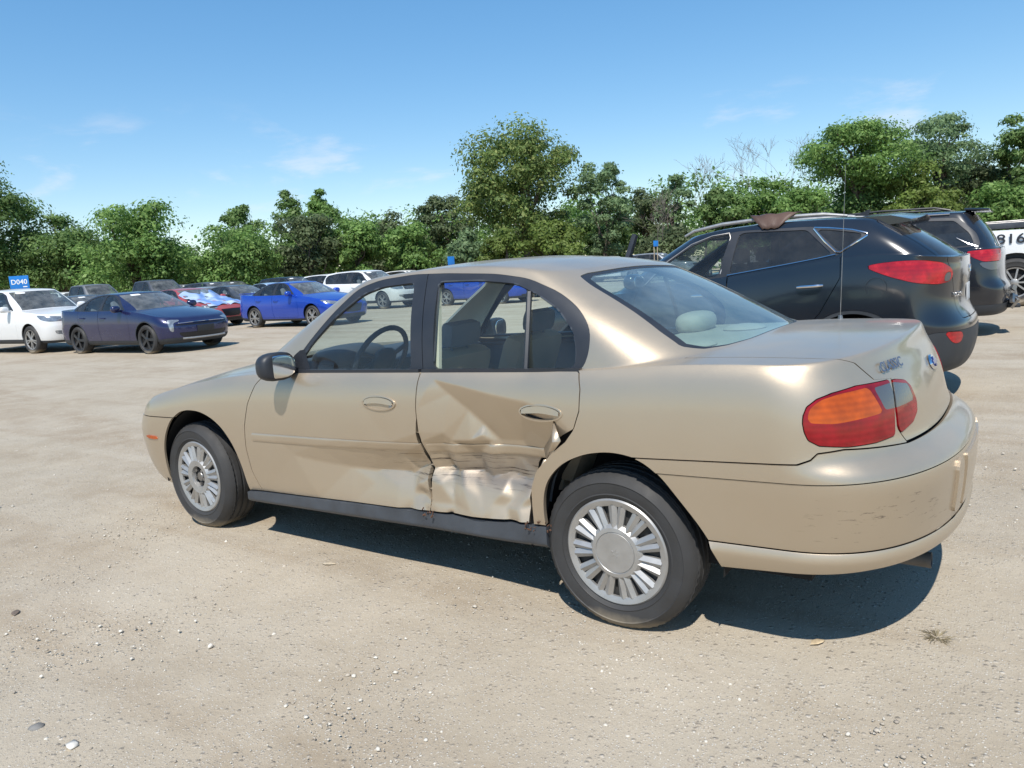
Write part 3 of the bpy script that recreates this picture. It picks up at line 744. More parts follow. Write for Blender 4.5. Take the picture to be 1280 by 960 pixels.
    zt = np.interp(Ss(M), [2.9, 3.45, 3.50, 3.53, 3.62, 3.9], [.656, .668, .682, .702, .708, .684])
    rb = np.maximum(Z(M)-zt, 2.8-X(M))
    RB, M = split(M, rb)
    # tail lamps
    tl = [(3.497, .80), (3.502, .822), (3.520, .85), (3.56, .872), (3.62, .886), (3.724, .897), (3.905, .893), (3.902, .85), (3.880, .80), (3.856, .728), (3.845, .718), (3.75, .712), (3.638, .714), (3.54, .726), (3.508, .745), (3.499, .77)]
    TL, M = split(M, np.maximum(psd(Ss(M), Z(M), tl), 2.8-X(M)), .0015)
    t2 = [(3.91, .890), (3.956, .887), (4.02, .876), (4.05, .852), (4.062, .80), (4.045, .765), (3.99, .738), (3.90, .722), (3.868, .722), (3.89, .80), (3.91, .85)]
    T2, LD = split(LD, np.maximum(psd(Ss(LD), Z(LD), t2), 2.8-X(LD)), .0015)
    # head lamps
    hl = [(-.62, .775), (-.70, .700), (-1.25, .700), (-1.25, .72), (-.95, .745)]
    # front wing
    fw = np.maximum(X(M)-.9, Vv(M)-(ib-1.4))
    fw = np.maximum(fw, np.where(X(M) > .5, X(M)-np.interp(Z(M), [.3, .322, .43, .56, .68, .80, .90, .96, 1.0], [.6, .6, .56, .552, .565, .604, .665, .72, .80]), -1))
    HLp, M = split(M, np.maximum(psd(Ss(M), Z(M), hl), X(M)), .0015)
    FW, BD = split(M, fw, .0015)

    panel('body', BD, gold, root, both=True, f=rk, edge=.02)
    trim = panel('pillar_trim', clip(*BD, ib-1-Vv(BD)), MT('cream'), root, both=True, off=-.022, edge=0, f=rk)
    hood = panel('bonnet', HD, gold, root, both=True, f=rk)
    lid = panel('boot_lid', LD, gold, root, both=True, f=rk)
    panel('windscreen', WS, MT('glass'), root, both=True, off=-.006, edge=0, f=rk)
    bg = panel('rear_window', BG, MT('rear_glass'), root, both=True, off=-.004, edge=0, f=rk)
    panel('black_border', BS, MT('black_trim'), bg, both=True, off=-.003, edge=.008, f=rk)
    fbp = panel('front_bumper', FB, gold, root, both=True, off=.004, f=rk)
    def dented(V, A):
        d = dent(A[:, 0], A[:, 2]); V = V.copy(); V[:, 1] -= d
        V[:, 2] += np.where(A[:, 2] < .42, np.clip(d, -.05, .0)*.2, 0); return rake(V)
    for side in (-1, 1):
        left = side < 0
        df = dented if left else rk; pm = MT('gold_scraped_shaded') if left else gold
        panel('front_wing', FW, gold, root, side, f=rk)
        FDx = clip(*FD, X(FD)-np.interp(Z(FD), [.33, .46, .56, .66, .74, .82], [1.80, 1.79, 1.772, 1.772, 1.783, 1.80])) if left else FD
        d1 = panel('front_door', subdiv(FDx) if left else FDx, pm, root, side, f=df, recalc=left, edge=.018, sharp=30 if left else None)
        if left: d1['label'] = 'front door with a pushed-in lower rear corner'
        RDx = RD
        if left:      # the skin has torn away from the wheel arch: cut back its rear edge
            RDx = clip(*RD, X(RD)-np.interp(Z(RD), [.30, .36, .50, .58, .66, .70, .76, .9], [2.330, 2.328, 2.322, 2.350, 2.418, 2.485, 2.60, 2.70]))
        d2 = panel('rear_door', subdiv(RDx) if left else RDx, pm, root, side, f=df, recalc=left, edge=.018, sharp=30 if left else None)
        if left: d2['label'] = 'crushed rear door, creased from the window sill down to the sill'
        # door frames, glass and belt strips
        panel('window_frame', Df, MT('black_trim'), d1, side, off=-.001, f=rk, edge=.014)
        panel('window', Gf, MT('glass'), d1, side, off=-.012, edge=0, f=rk)
        panel('window_frame', Dr, MT('black_trim'), d2, side, off=-.001, f=rk, edge=.014)
        gl = panel('window', Gr, MT('glass'), d2, side, off=-.012, edge=0, f=rk)
        for (xa, xb, dd) in ((.885, 1.782, d1), (1.80, 2.592, d2)):
            A = S.A; sel = lambda x: (float(np.interp(x, [.8, 2.6], [.8145, .8155])))
            b = MB(); n = 18
            for k in range(n):
                x0, x1 = lerp(xa, xb, k/n), lerp(xa, xb, (k+1)/n)
                b.prism([(x0, .951), (x1, .951), (x1, .973), (x0, .973)], side*(.800), side*(.823))
            bmesh.ops.remove_doubles(b.bm, verts=b.bm.verts[:], dist=1e-5)
            b.build('belt_strip', MT('black_trim'), dd, f=lambda c: Vector(rake(np.array(c))))
        # bright line of the glass run
        ya = lambda x, z: S.A[np.argmin((S.A[:, 0]-x)**2+(S.A[:, 2]-z)**2+np.where((S.A[:, 6] > ib-2.6) & (S.A[:, 6] < ir), 0, 9)), 1]
        for poly_, dd in ((gf, d1), (gr, d2)):
            pp = rc(poly_, .03); pp = pp[pp[:, 1] > .99]; k0 = int(np.argmax(np.linalg.norm(pp-np.roll(pp, 1, 0), axis=1))); pp = np.roll(pp, -k0, 0)
            MB().tube([Vector((x, side*(ya(x, z)-.006), z)) for x, z in pp], .0045, 5).build('glass_run', MT('grey_plastic'), dd, f=lambda c: Vector(rake(np.array(c))))
        # divider bar of the rear quarter light
        i = lambda z: np.interp(z, [.96, 1.30], [.805, .668])
        MB().tube([(2.335, side*(i(.965)-.004), .965), (2.325, side*(i(1.10)+.008), 1.10), (2.30, side*(i(1.27)+.006), 1.27)], .012, 6).build('divider_bar', MT('black_trim'), d2, f=lambda c: Vector(rake(np.array(c))))
        # mouldings along the doors
        for nm, P_, x0, x1, dd in (('moulding', FD, .625, 1.785, d1), ('moulding', RD, 1.815, 2.47, d2)):
            q = clip(*P_, np.maximum(np.maximum(x0-P_[0][:, 0], P_[0][:, 0]-x1), np.abs(P_[0][:, 2]-.6245)-.0215))
            def mf(V, A, left=left):
                V = V.copy(); t = (A[:, 2]-.6245)/.0215; V[:, 1] += .004*np.clip(1-np.abs(t)**6, 0, 1)
                if left: V[:, 1] -= dent(A[:, 0], A[:, 2])*1.0
                return rake(V)
            panel(nm, q, gold, dd, side, off=.003, edge=.008, f=mf, recalc=True)
        # door pulls: an oval bezel with a flap
        for (hx, hz, dd) in ((1.568, .826, d1), (2.434, .806, d2)):
            yb = side*(.876-(dent(np.array([hx]), np.array([hz]))[0] if left else 0)-(.004 if hx > 2 else .006))
            m = Matrix.Translation(rake(np.array((hx, yb, hz)))) @ Matrix.Rotation(R(4*side), 4, 'X') @ (Matrix.Rotation(R(-2.2), 4, 'Z') if left and hx > 2 else Matrix())
            b = MB(); n = 28
            def oval(a, b_, y): return [b.bm.verts.new(m @ Vector((a*math.cos(2*math.pi*k/n), side*y, b_*math.sin(2*math.pi*k/n)*(1 if math.sin(2*math.pi*k/n) > 0 else 1)))) for k in range(n)]
            rs = [oval(.104, .036, -.002), oval(.103, .035, .007), oval(.096, .029, .008), oval(.093, .027, -.014)]
            for a_, b_ in zip(rs, rs[1:]):
                for k in range(n): b.bm.faces.new((a_[k], a_[(k+1) % n], b_[(k+1) % n], b_[k]))
            hb = b.build('door_handle', gold, dd)
            b = MB(); vs = oval(.094, .028, -.012); b.bm.faces.new(vs)
            b.build('handle_well', MT('dark'), dd)
            b = MB(); n2 = 20
            up = [(-.088+.176*k/n2) for k in range(n2+1)]
            top = [b.bm.verts.new(m @ Vector((x, side*.010, .027*math.sqrt(max(0, 1-(x/.094)**2))-.001))) for x in up]
            bot = [b.bm.verts.new(m @ Vector((x, side*.012, -.004+.003*math.cos(x*30)))) for x in up]
            bk = [b.bm.verts.new(m @ Vector((x, side*-.004, -.006))) for x in up]
            for k in range(n2):
                b.bm.faces.new((top[k], top[k+1], bot[k+1], bot[k])); b.bm.faces.new((bot[k], bot[k+1], bk[k+1], bk[k]))
            b.build('handle_flap', gold, dd)
            if hx < 2:
                MB().lathe([(0, -.004), (.011, -.004), (.013, .006)], n=16, c=(0, 0, 0)).build('keyhole', MT('steel'), dd, f=lambda c: m @ Vector((c.x+.075, side*(-c.y+.002), c.z-.012)))
        # sill
        def rkf(V, A, left=left):
            V = V.copy(); V[:, 1] = np.maximum(V[:, 1], .853-.10*np.clip((.275-A[:, 2])/.03, 0, 1)**2*.5); V[:, 2] = .34-(.34-A[:, 2])*1.12
            if left: V[:, 1] -= .022*np.exp(-((A[:, 0]-2.05)/.35)**2); V[:, 2] -= .012*np.exp(-((A[:, 0]-2.1)/.3)**2)
            return rake(V)
        rp = panel('sill_panel', RK, MT('grey_plastic'), root, side, off=-.004, edge=.03, f=rkf, recalc=True)
        # lamps
        def lamp(Mx, name, par):
            # the lens colours are separate pieces
            s_, z_ = Mx[0][:, 7], Mx[0][:, 2]
            am = psd(s_, z_, rc([(3.513, .800), (3.524, .842), (3.57, .868), (3.64, .880), (3.775, .886), (3.800, .83), (3.812, .800), (3.60, .791)], .02))
            a, rest = split(Mx, am, .0)
            c_, rest = split(rest, psd(rest[0][:, 7], rest[0][:, 2], rc([(3.800, .880), (3.92, .882), (4.03, .862), (4.04, .806), (3.9, .803), (3.826, .806)], .012)), .0)
            base = panel(name, rest, MT('red_lens'), par, side, off=.004, edge=.02, f=rk)
            panel('amber_lens', biggest(a), MT('amber_lens'), base, side, off=.0035, edge=.004, f=rk)
            panel('clear_lens', biggest(c_), MT('clear_lens'), base, side, off=.0035, edge=.004, f=rk)
        lamp(TL, 'tail_lamp', root); lamp(T2, 'inner_tail_lamp', lid)
        panel('lamp_seal', TL, MT('black_trim'), root, side, off=-.004, edge=.01, f=rk)
        panel('head_lamp', HLp, MT('headlight'), root, side, off=.002, edge=.02, f=rk)
        mk = cut_in(FB, rnd([(-.43, .586), (-.43, .566), (-.30, .562), (-.30, .580)], 1), axes=(7, 2))
        panel('side_marker', mk, MT('amber_lens'), fbp, side, off=.010, edge=.006, f=rk)
    # rear bumper: middle band with a raised top band and lower lip
    zz = Z(RB)
    up, rest = split(RB, .606-zz, .0018); mid, lowp = split(rest, .372-Z(rest), .0018)
    rbp = panel('rear_bumper', mid, MT('gold_scuffed'), root, both=True, off=.002, f=rk, edge=.02)
    panel('top_band', up, gold, rbp, both=True, off=.006, f=rk, edge=.014)
    lowp = clip(*lowp, np.interp(Ss(lowp), [3.1, 3.4, 3.65, 4.0, 4.4], [.283, .300, .315, .325, .335])-Z(lowp))
    def lipf(V, A): return rake(V+A[:, 3:6]*(.018*np.clip((.372-A[:, 2])/.022, 0, 1)**.7)[:, None])
    panel('lower_lip', lowp, gold, rbp, both=True, off=.002, f=lipf, edge=.02, recalc=True)
    pad = cut_in(mid, [(4.075, .41), (4.10, .40), (4.125, .40), (4.138, .42), (4.138, .575), (4.12, .592), (4.09, .585), (4.075, .56)], axes=(7, 2))
    for side in (-1, 1): panel('bumper_guard', pad, gold, rbp, side, off=.012, f=rk, edge=.014)
    pl = cut_in(mid, [(4.20, .40), (4.6, .40), (4.6, .585), (4.20, .585)], axes=(7, 2))
    panel('plate_recess', pl, gold, rbp, both=True, off=.010, f=rk, edge=.010)
    # inner liners: dark behind the gaps, trim inside the cabin
    L0 = (S.A, S.F); L0 = clip(*L0, S.A[:, 6]-(ib-.5))
    for arch, cxx in ((far, .02), (rar, .02)): L0 = clip(*L0, -np.maximum(psd(X(L0), Z(L0), rnd(np.array(arch)*1.0, 1))-.03, low(L0)))
    def lin(V, A, k=-.035):
        V = V.copy(); return V
    for side in (-1, 1):
        def lf(V, A, side=side):
            V = V-A[:, 3:6]*.03; V[:, 1] -= (np.maximum(dent(A[:, 0], A[:, 2]), 0)*1.15*ss(.97, .9, A[:, 2]) if side < 0 else 0); return rake(V)
        panel('body_liner', clip(*L0, np.maximum(Z(L0)-.985, -10)), MT('dark'), root, side, edge=0, f=lf)
        DP = clip(*L0, np.maximum(np.maximum(.55-X(L0), X(L0)-2.9), np.maximum(.40-Z(L0), Z(L0)-.962)))
        def lf2(V, A, side=side):
            V = V-A[:, 3:6]*.055; V[:, 1] -= (np.maximum(dent(A[:, 0], A[:, 2]), 0)*1.1*ss(.97, .9, A[:, 2]) if side < 0 else 0); return rake(V)
        panel('door_card', DP, MT('grey_cloth'), root, side, edge=0, f=lf2)
        # wheel housings
        for wx, wz in ((.07, .345), (2.735, .29)):
            b = MB(); n = 20; prof = []
            rings = []
            for (rr, y) in ((.405, .835), (.405, .52), (0, .52)):
                rings.append([b.bm.verts.new((wx+rr*math.cos(a), side*y, wz+.0+rr*math.sin(a))) for a in [R(-8)+R(196)*k/n for k in range(n+1)]])
            for a_, b_ in zip(rings, rings[1:]):
                for k in range(n): b.bm.faces.new((a_[k], a_[k+1], b_[k+1], b_[k]))
            b.build('wheel_housing', MT('dark'), root, f=lambda c: Vector(rake(np.array(c))))
    # floor pan and underbody
    MB().box((1.45, 0, .30), (3.9, 1.40, .06)).box((2.95, 0, .33), (.9, .8, .10)).build('floor_pan', MT('dark'), root, smooth=False)
    # wheels
    add_wheel(root, (0, -.735, .305), -1, 'cover_open', .318, .20, .208, steer=-.02, spin=.3, name='wheel')['label'] = 'front wheel with its hub cap centre missing'
    add_wheel(root, (2.718, -.735, .305), -1, 'cover', .318, .20, .208, spin=.1, camber=.012, name='wheel')
    add_wheel(root, (0, .735, .305), 1, 'cover', .318, .20, .208, steer=-.02, name='wheel')
    add_wheel(root, (2.718, .735, .305), 1, 'cover', .318, .20, .208, name='wheel')
    # door mirrors
    for side in (-1, 1):
        b = MB(); c = Vector(rake(np.array((.945, side*.925, 1.005))))
        b.ell(c, (.060, .098, .070), Matrix.Rotation(R(14*side), 3, 'Z'), 20, 12, p=.72)
        for v in b.bm.verts:                         # flat glass side facing back
            loc = v.co-c
            if loc.x > .030: v.co.x = c.x+.030+.1*(loc.x-.030)
        mh = b.build('door_mirror', MT('black_trim'), root, sharp=50)
        b = MB(); b.ell(c+Vector((.036, side*.004, 0)), (.003, .083, .056), Matrix.Rotation(R(10*side), 3, 'Z'), 20, 10, p=.75); b.build('mirror_glass', MT('chrome'), mh)
        MB().prism([(.865, .955), (1.03, .955), (1.00, 1.06), (.955, 1.035)], side*.785, side*.815).tube([c+Vector((0, -side*.02, -.02)), Vector(rake(np.array((.93, side*.80, .985))))], [.045, .04], 10).build('mirror_arm', MT('black_trim'), mh, f=None)
    # cabin
    rkv = lambda c: Vector(rake(np.array(c)))
    def seat(x, y, nm):
        s = MB(); s.box((x, y, .52), (.52, .50, .16), Matrix.Rotation(R(6), 3, 'Y'), .06)
        o = s.build(nm, MT('tan'), root, f=rkv)
        b = MB(); b.box((x+.32, y, .74), (.14, .48, .58), Matrix.Rotation(R(20), 3, 'Y'), .065); b.build('backrest', MT('tan'), o, f=rkv)
        h = MB(); h.box((x+.445, y, 1.085), (.09, .25, .13), Matrix.Rotation(R(12), 3, 'Y'), .045); h.tube([(x+.42, y-.06, .98), (x+.44, y-.06, 1.06)], .007, 6); h.tube([(x+.42, y+.06, .98), (x+.44, y+.06, 1.06)], .007, 6)
        h.build('headrest', MT('grey_cloth'), o, f=rkv)
    seat(1.22, -.36, 'front_seat'); seat(1.22, .36, 'front_seat')
    b = MB(); b.box((2.13, 0, .52), (.54, 1.30, .18), Matrix.Rotation(R(6), 3, 'Y'), .06)
    o = b.build('rear_seat', MT('tan'), root, f=rkv)
    MB().box((2.47, 0, .72), (.16, 1.32, .54), Matrix.Rotation(R(24), 3, 'Y'), .06).build('backrest', MT('tan'), o, f=rkv)
    for y in (-.36, .36): MB().ell((2.60, y, 1.035), (.08, .16, .055), None, 18, 10, .75).build('headrest', MT('cream'), o, f=rkv)
    MB().box((2.80, 0, .985), (.46, 1.25, .02), None, .006).ell((2.85, -.34, 1.0), (.10, .12, .02), None, 16, 8).ell((2.85, .34, 1.0), (.10, .12, .02), None, 16, 8).build('parcel_shelf', MT('cream'), root, f=rkv)
    d = MB(); d.prism([(.36, .90), (.62, .985), (.84, .985), (.98, .93), (1.0, .80), (.92, .62), (.6, .6)], -.70, .70)
    d.ell((.86, -.36, .985), (.14, .23, .065), None, 20, 10, .8)
    d.build('dashboard', MT('navy_plastic'), root, f=rkv, sharp=50)
    st = MB(); n = 36; ctr = Vector((1.10, -.36, .965)); mt = Matrix.Rotation(R(-62), 3, 'Y')
    ring = [ctr+mt @ Vector((.185*math.cos(2*math.pi*k/n), .185*math.sin(2*math.pi*k/n), 0)) for k in range(n+1)]
    st.tube(ring, .0145, 8, caps=False); st.ell(ctr+mt @ Vector((0, 0, -.02)), (.075, .085, .03), mt, 16, 8, .8)
    for a in (R(20), R(160), R(250), R(290)): st.tube([ctr+mt @ Vector((.06*math.sin(a), .06*math.cos(a), -.015)), ctr+mt @ Vector((.18*math.sin(a), .18*math.cos(a), 0))], .013, 6)
    st.tube([ctr+mt @ Vector((0, 0, -.03)), (.84, -.36, .86)], .03, 10)
    st.build('steering_wheel', MT('navy_plastic'), root, f=rkv)
    MB().box((1.16, .02, 1.318), (.035, .23, .065), None, .015).tube([(1.13, .02, 1.35), (1.07, .02, 1.385)], .012, 8).build('rear_view_mirror', MT('black_trim'), root, f=rkv)
    for side in (-1, 1):    # seat belts down the B pillars
        MB().tube([(1.80, side*.685, 1.24), (1.79, side*.735, 1.0), (1.74, side*.74, .62)], .016, 6).build('seat_belt', MT('cream'), root, f=rkv)
        bp_ = MB(); bp_.prism([(1.70, 1.36), (1.79, 1.36), (1.86, .96), (1.74, .96)], 0, .02, f=lambda x, y, z: (x, side*(np.interp(z, [.96, 1.36], [.755, .625])+y), z)); bp_.build('pillar_cover', MT('cream'), root, f=rkv)
    # aerial, exhaust, badge, lettering
    ab = Vector(rake(np.array((3.205, .715, .985))))
    MB().tube([ab, ab+Vector((0, 0, .025))], [.014, .009], 10).tube([ab+Vector((0, 0, .02)), ab+Vector((.022, .0, .74))], [.0019, .0008], 6).build('aerial', MT('steel'), root)
    MB().lathe([(.024, -.30), (.028, -.30), (.028, .08), (.024, .08)], n=20, axis='X', c=(3.645, -.35, .272), closed=True).build('exhaust_pipe', MT('exhaust'), root)
    # surface point helper on the boot lid
    A = S.A
    def pt(y, z):
        m = (A[:, 0] > 3.2) & (A[:, 6] < 13.2) & (A[:, 6] > 7); q = A[m]; dd = (q[:, 1]-abs(y))**2+(q[:, 2]-z)**2; k = np.argsort(dd)[:6]; w = 1/(dd[k]+1e-6); w /= w.sum()
        p = (q[k, :3]*w[:, None]).sum(0); nn = (q[k, 3:6]*w[:, None]).sum(0)
        if y < 0: p[1] *= -1; nn[1] *= -1
        return Vector(rake(p)), Vector(nn).normalized()
    p, nn = pt(-.49, .932); text_mesh('lettering', 'CLASSIC', .048, .0008, plain('letter_grey', (.10, .13, .20), .35, metal=.4), lid, frame(p+nn*.006, (.22, 1, 0), nn), shear=.12, sx=.95)
    p, nn = pt(0, .872); fm = frame(p+nn*.003, (0, 1, 0), nn)
    e = MB(); n = 28
    for a_, b_, z0, z1 in ((.058, .030, .0, .008),):
        lo = [e.bm.verts.new((a_*math.cos(2*math.pi*k/n), b_*math.sin(2*math.pi*k/n), z0)) for k in range(n)]; hi = [e.bm.verts.new((a_*.9*math.cos(2*math.pi*k/n), b_*.88*math.sin(2*math.pi*k/n), z1)) for k in range(n)]
        for k in range(n): e.bm.faces.new((lo[k], lo[(k+1) % n], hi[(k+1) % n], hi[k]))
        e.bm.faces.new(hi)
    be = e.build('badge', MT('chrome'), lid, f=lambda c: fm @ c)
    e = MB(); cr = [(-.045, -.008), (-.016, -.008), (-.012, -.019), (.016, -.019), (.012, -.008), (.045, -.008), (.040, .008), (.012, .008), (.016, .019), (-.012, .019), (-.016, .008), (-.040, .008)]
    a_ = [e.bm.verts.new((x, y, .009)) for x, y in cr]; b_ = [e.bm.verts.new((x, y, .012)) for x, y in cr]
    for k in range(12): e.bm.faces.new((a_[k], a_[(k+1) % 12], b_[(k+1) % 12], b_[k]))
    e.bm.faces.new(b_); e.build('badge_cross', plain('badge_blue', (.01, .035, .18), .2, coat=.8), be, f=lambda c: fm @ c)
    # torn metal at the rear door's back edge and rust at the sill ends
    rs = random.Random(7)
    def shard(nm, pts, tri, mt_):
        b = MB(); vs = [b.bm.verts.new(p) for p in pts]
        for t in tri: b.bm.faces.new([vs[i] for i in t])
        o = b.build(nm, mt_, root, sharp=30); md = o.modifiers.new('thickness', 'SOLIDIFY'); md.thickness = .003; return o
    K = lambda x, y, z: rake(np.array((x, y, z)))
    shard('bent_flap', [K(2.49, -.862, .775), K(2.455, -.835, .705), K(2.50, -.895, .70), K(2.535, -.890, .705), K(2.47, -.872, .655), K(2.425, -.840, .66), K(2.44, -.850, .61), K(2.50, -.885, .665)],
          [(0, 1, 2), (0, 2, 3), (1, 5, 4, 2), (2, 4, 7, 3), (5, 6, 4)], gold)
    shard('bent_flap', [K(2.395, -.80, .60), K(2.36, -.815, .52), K(2.352, -.835, .42), K(2.375, -.80, .43), K(2.39, -.78, .52), K(2.42, -.79, .60)], [(0, 1, 4, 5), (1, 2, 3, 4)], gold)
    for (x, z, n) in ((1.79, .335, 8), (2.38, .335, 16)):
        b = MB()
        for k in range(n):
            px, pz = x+rs.uniform(-.05, .05)*(1.3 if x > 2 else .6), z+rs.uniform(-.025, .022)
            q = Matrix.Rotation(rs.uniform(0, 6), 3, (rs.random(), rs.random(), rs.random()+.1))
            b.box(rake(np.array((px, -.845+rs.uniform(-.012, .01), pz))), (rs.uniform(.006, .018), rs.uniform(.002, .004), rs.uniform(.003, .009)), q)
        b.build('rusted_edge', MT('rust'), root, smooth=False)
    return root, S
hero, HS = build_hero()

# ------------------------------------------------------------------ the other cars
M_['dark_alloy'] = plain('dark_alloy', (.06, .062, .068), .38, metal=.7)
M_['tint_glass'] = glass('privacy_glass', (.10, .125, .15), .045, ior=1.6)
M_['dusty_glass'] = glass('dusty_screen', (.55, .63, .62), .22, ior=1.55, dustc=(.42, .43, .42))
M_['cladding'] = plain('black_cladding', (.030, .034, .040), .6, bump=.3, bscale=200, var=.2, vscale=5)
M_['grille'] = plain('grille_black', (.012, .012, .014), .35)
M_['lamp_front'] = plain('lamp_front', (.30, .32, .34), .08, coat=1., metal=.5, var=.3, vscale=14)
M_['tail_red'] = plain('tail_red', (.36, .004, .009), .18, coat=.4, bump=.5, bscale=45, var=.35, vscale=11, ribs=9)
M_['number_plate'] = plain('number_plate', (.55, .56, .57), .45, var=.3, vscale=18)
M_['white_paper'] = plain('white_paper', (.80, .80, .78), .7)
def rings(W, F, Rr, zb, zm, fdx, rdx, cf, cr, nf=2.5, nr=2.7):
    """eleven wall rings: six up to the waist zm, five blending into the shoulder line"""
    wp = [.885, .93, .965, .985, .998, 1.0, 1.0, .998, .988, .972, .955]
    zz = [zb, zb+.02, zb+.10, lerp(zb, zm, .55), lerp(zb, zm, .88), zm, (zm, .12), (zm, .35), (zm, .60), (zm, .82), (zm, .94)]
    return [(zz[i], W*wp[i], F+fdx[i], Rr-rdx[i], cf, cr, nf, nr) for i in range(11)]
def sheet(parent, name, polyfun, mt): pass
def build_car(name, sp, pm, ft):
    """ft: features. Returns the root Empty, car pointing to -x with the front axle at x=0"""
    S = loft(sp); ib, ir = S.idx['base'], S.idx['roof']
    root = empty(name)
    X = lambda m: m[0][:, 0]; Y = lambda m: m[0][:, 1]; Z = lambda m: m[0][:, 2]; V = lambda m: m[0][:, 6]; Sx = lambda m: m[0][:, 7]
    VF = lambda m: (V(m)-ib)/(ir-ib)
    M = (S.A, S.F)
    for (cx, cz, r) in ft['arches']:
        d = np.maximum(np.hypot(X(M)-cx, Z(M)-cz)-r, .4-Y(M)); M = clip(*M, -d)
    G = []
    if ft.get('dlo') is not None:
        D, M = split(M, np.maximum(np.maximum(psd(X(M), Z(M), rc(ft['dlo'], .06)), ib-2.2-V(M)), .3-Y(M)), .0)
        for w in ft['windows']:
            g, D = split(D, psd(X(D), Z(D), rc(w[0], .035)), .0); G.append((g, w[1]))
    ya, yb = ft.get('ws', (.70, .53)); v0, v1 = ft.get('wsv', (.04, .90))
    WS, M = split(M, np.maximum(np.maximum(Y(M)-lerp(ya, yb, np.clip(VF(M), 0, 1)), np.maximum((v0-VF(M))*.5, (VF(M)-v1)*.5)), X(M)-ft.get('wsx', 1.6)), .0)
    ya, yb = ft.get('bl', (.62, .50)); v0, v1 = ft.get('blv', (.06, .90))
    BL, M = split(M, np.maximum(np.maximum(Y(M)-lerp(ya, yb, np.clip(VF(M), 0, 1)), np.maximum((v0-VF(M))*.5, (VF(M)-v1)*.5)), ft.get('blx', 2.2)-X(M)), .0)
    if 'bed' in ft:
        x0, x1, yb_ = ft['bed']; M = clip(*M, -np.maximum(np.maximum(x0-X(M), X(M)-x1), np.maximum(Y(M)-yb_, .9-Z(M))))
    lamps = []
    for (nm, poly, mt_, fr) in ft.get('lamps', []):
        cond = (X(M)-.3) if fr else (1.2-X(M))
        L_, M = split(M, np.maximum(psd(Sx(M), Z(M), rc(poly, .05)), cond), .0015); lamps.append((nm, L_, mt_))
    fr_ = []
    for (nm, poly, mt_, fr) in ft.get('faces', []):       # pieces laid out in the front or rear view (y, z)
        cond = (X(M)-.25) if fr else (1.5-X(M))
        L_, M = split(M, np.maximum(np.maximum(psd(Y(M), Z(M), poly), cond), V(M)-ib+1), .001); fr_.append((nm, L_, mt_))
    cl = ft.get('clad')
    CL = None
    if cl is not None:
        d = Z(M)-np.interp(X(M), *cl)
        if 'lip' in ft:
            for (cx, cz, r) in ft['arches']: d = np.minimum(d, np.hypot(X(M)-cx, Z(M)-cz)-(r+ft['lip'])+np.where(Y(M) < .4, 9, 0))
        CL, M = split(M, d, .0015)
    doors = []
    for poly in ft.get('doors', []):
        D_, M = split(M, np.maximum(np.maximum(psd(X(M), Z(M), poly), V(M)-ib-.4), .4-Y(M)), .003); doors.append(D_)
    hd = np.maximum(np.maximum(Y(M)-np.interp(X(M), *ft['hood']), X(M)-ft.get('hoodx', 1.0)), np.maximum(V(M)-(ib-.3), ft.get('hoodv', 10.6)-V(M)))
    HD, M = split(M, hd, .003)
    if ft.get('lid') is not None:
        yl, zl, xl = ft['lid']
        LD, M = split(M, np.maximum(np.maximum(Y(M)-np.interp(Z(M), *yl), zl-Z(M)), np.maximum(xl-X(M), V(M)-(ib-.3 if ft.get('sedan', 1) else 99))), .003)
    else: LD = None
    if LD is not None: LD = biggest(LD)
    panel('body', M, pm, root, both=True, edge=.015)
    panel('bonnet', HD, pm, root, both=True)
    gate = panel('boot_lid' if ft.get('sedan', 1) else 'tailgate', LD, pm, root, both=True) if LD else None
    panel('windscreen', WS, MT(ft.get('wsm', 'dusty_glass')), root, both=True, off=-.004, edge=0)
    if len(BL[1]): panel('rear_window', BL, MT(ft.get('blm', 'tint_glass')), root, both=True, off=-.004, edge=0)
    if CL: panel('lower_cladding', CL, MT(ft.get('cladm', 'cladding')), root, both=True, off=.004, edge=.015)
    for (nm, L_, mt_) in fr_: panel(nm, L_, MT(mt_), root, both=True, off=-.006 if mt_ == 'grille' else .004, edge=.01)
    for side in (-1, 1):
        ds = [panel('front_door' if i == 0 else 'rear_door', d, pm, root, side) for i, d in enumerate(doors)]
        for (nm, L_, mt_) in lamps: panel(nm, L_, MT(mt_), root, side, off=.004, edge=.015)
        if ft.get('dlo') is not None:
            panel('window_frame', D, MT(ft.get('framem', 'black_trim')), root, side, off=-.001, edge=.012)
            for g, gm in G: panel('window', g, MT(gm), root, side, off=-.008, edge=0)
        r, w, rim, st = ft['wheel']
        for (cx, cz, rr) in ft['arches']: 
            add_wheel(root, (cx, side*(sp['W']-.02-w/2), r-.008), side, st, r, w, rim, name='wheel')
            b = MB(); rings_ = []; n = 14
            for (q, y) in ((rr+.02, sp['W']-.05), (rr+.02, .45), (0, .45)): rings_.append([b.bm.verts.new((cx+q*math.cos(a), side*y, cz+q*math.sin(a))) for a in [R(-14)+R(208)*k/n for k in range(n+1)]])
            for a_, b_ in zip(rings_, rings_[1:]):
                for k in range(n): b.bm.faces.new((a_[k], a_[k+1], b_[k+1], b_[k]))
            b.build('wheel_housing', MT('dark'), root)
        if 'mirror' in ft:
            mx, my, mz = ft['mirror']; b = MB(); b.ell((mx, side*my, mz), (.075, .115, .08), Matrix.Rotation(R(12*side), 3, 'Z'), 14, 9, .75).tube([(mx, side*(my-.05), mz-.03), (mx+.02, side*(my-.20), mz-.06)], .03, 8)
            mo = b.build('door_mirror', pm if ft.get('mcol', 1) else MT('black_trim'), root, sharp=50)
            MB().ell((mx+.066, side*my, mz), (.006, .09, .06), Matrix.Rotation(R(10*side), 3, 'Z'), 12, 7, .75).build('mirror_glass', MT('chrome'), mo)
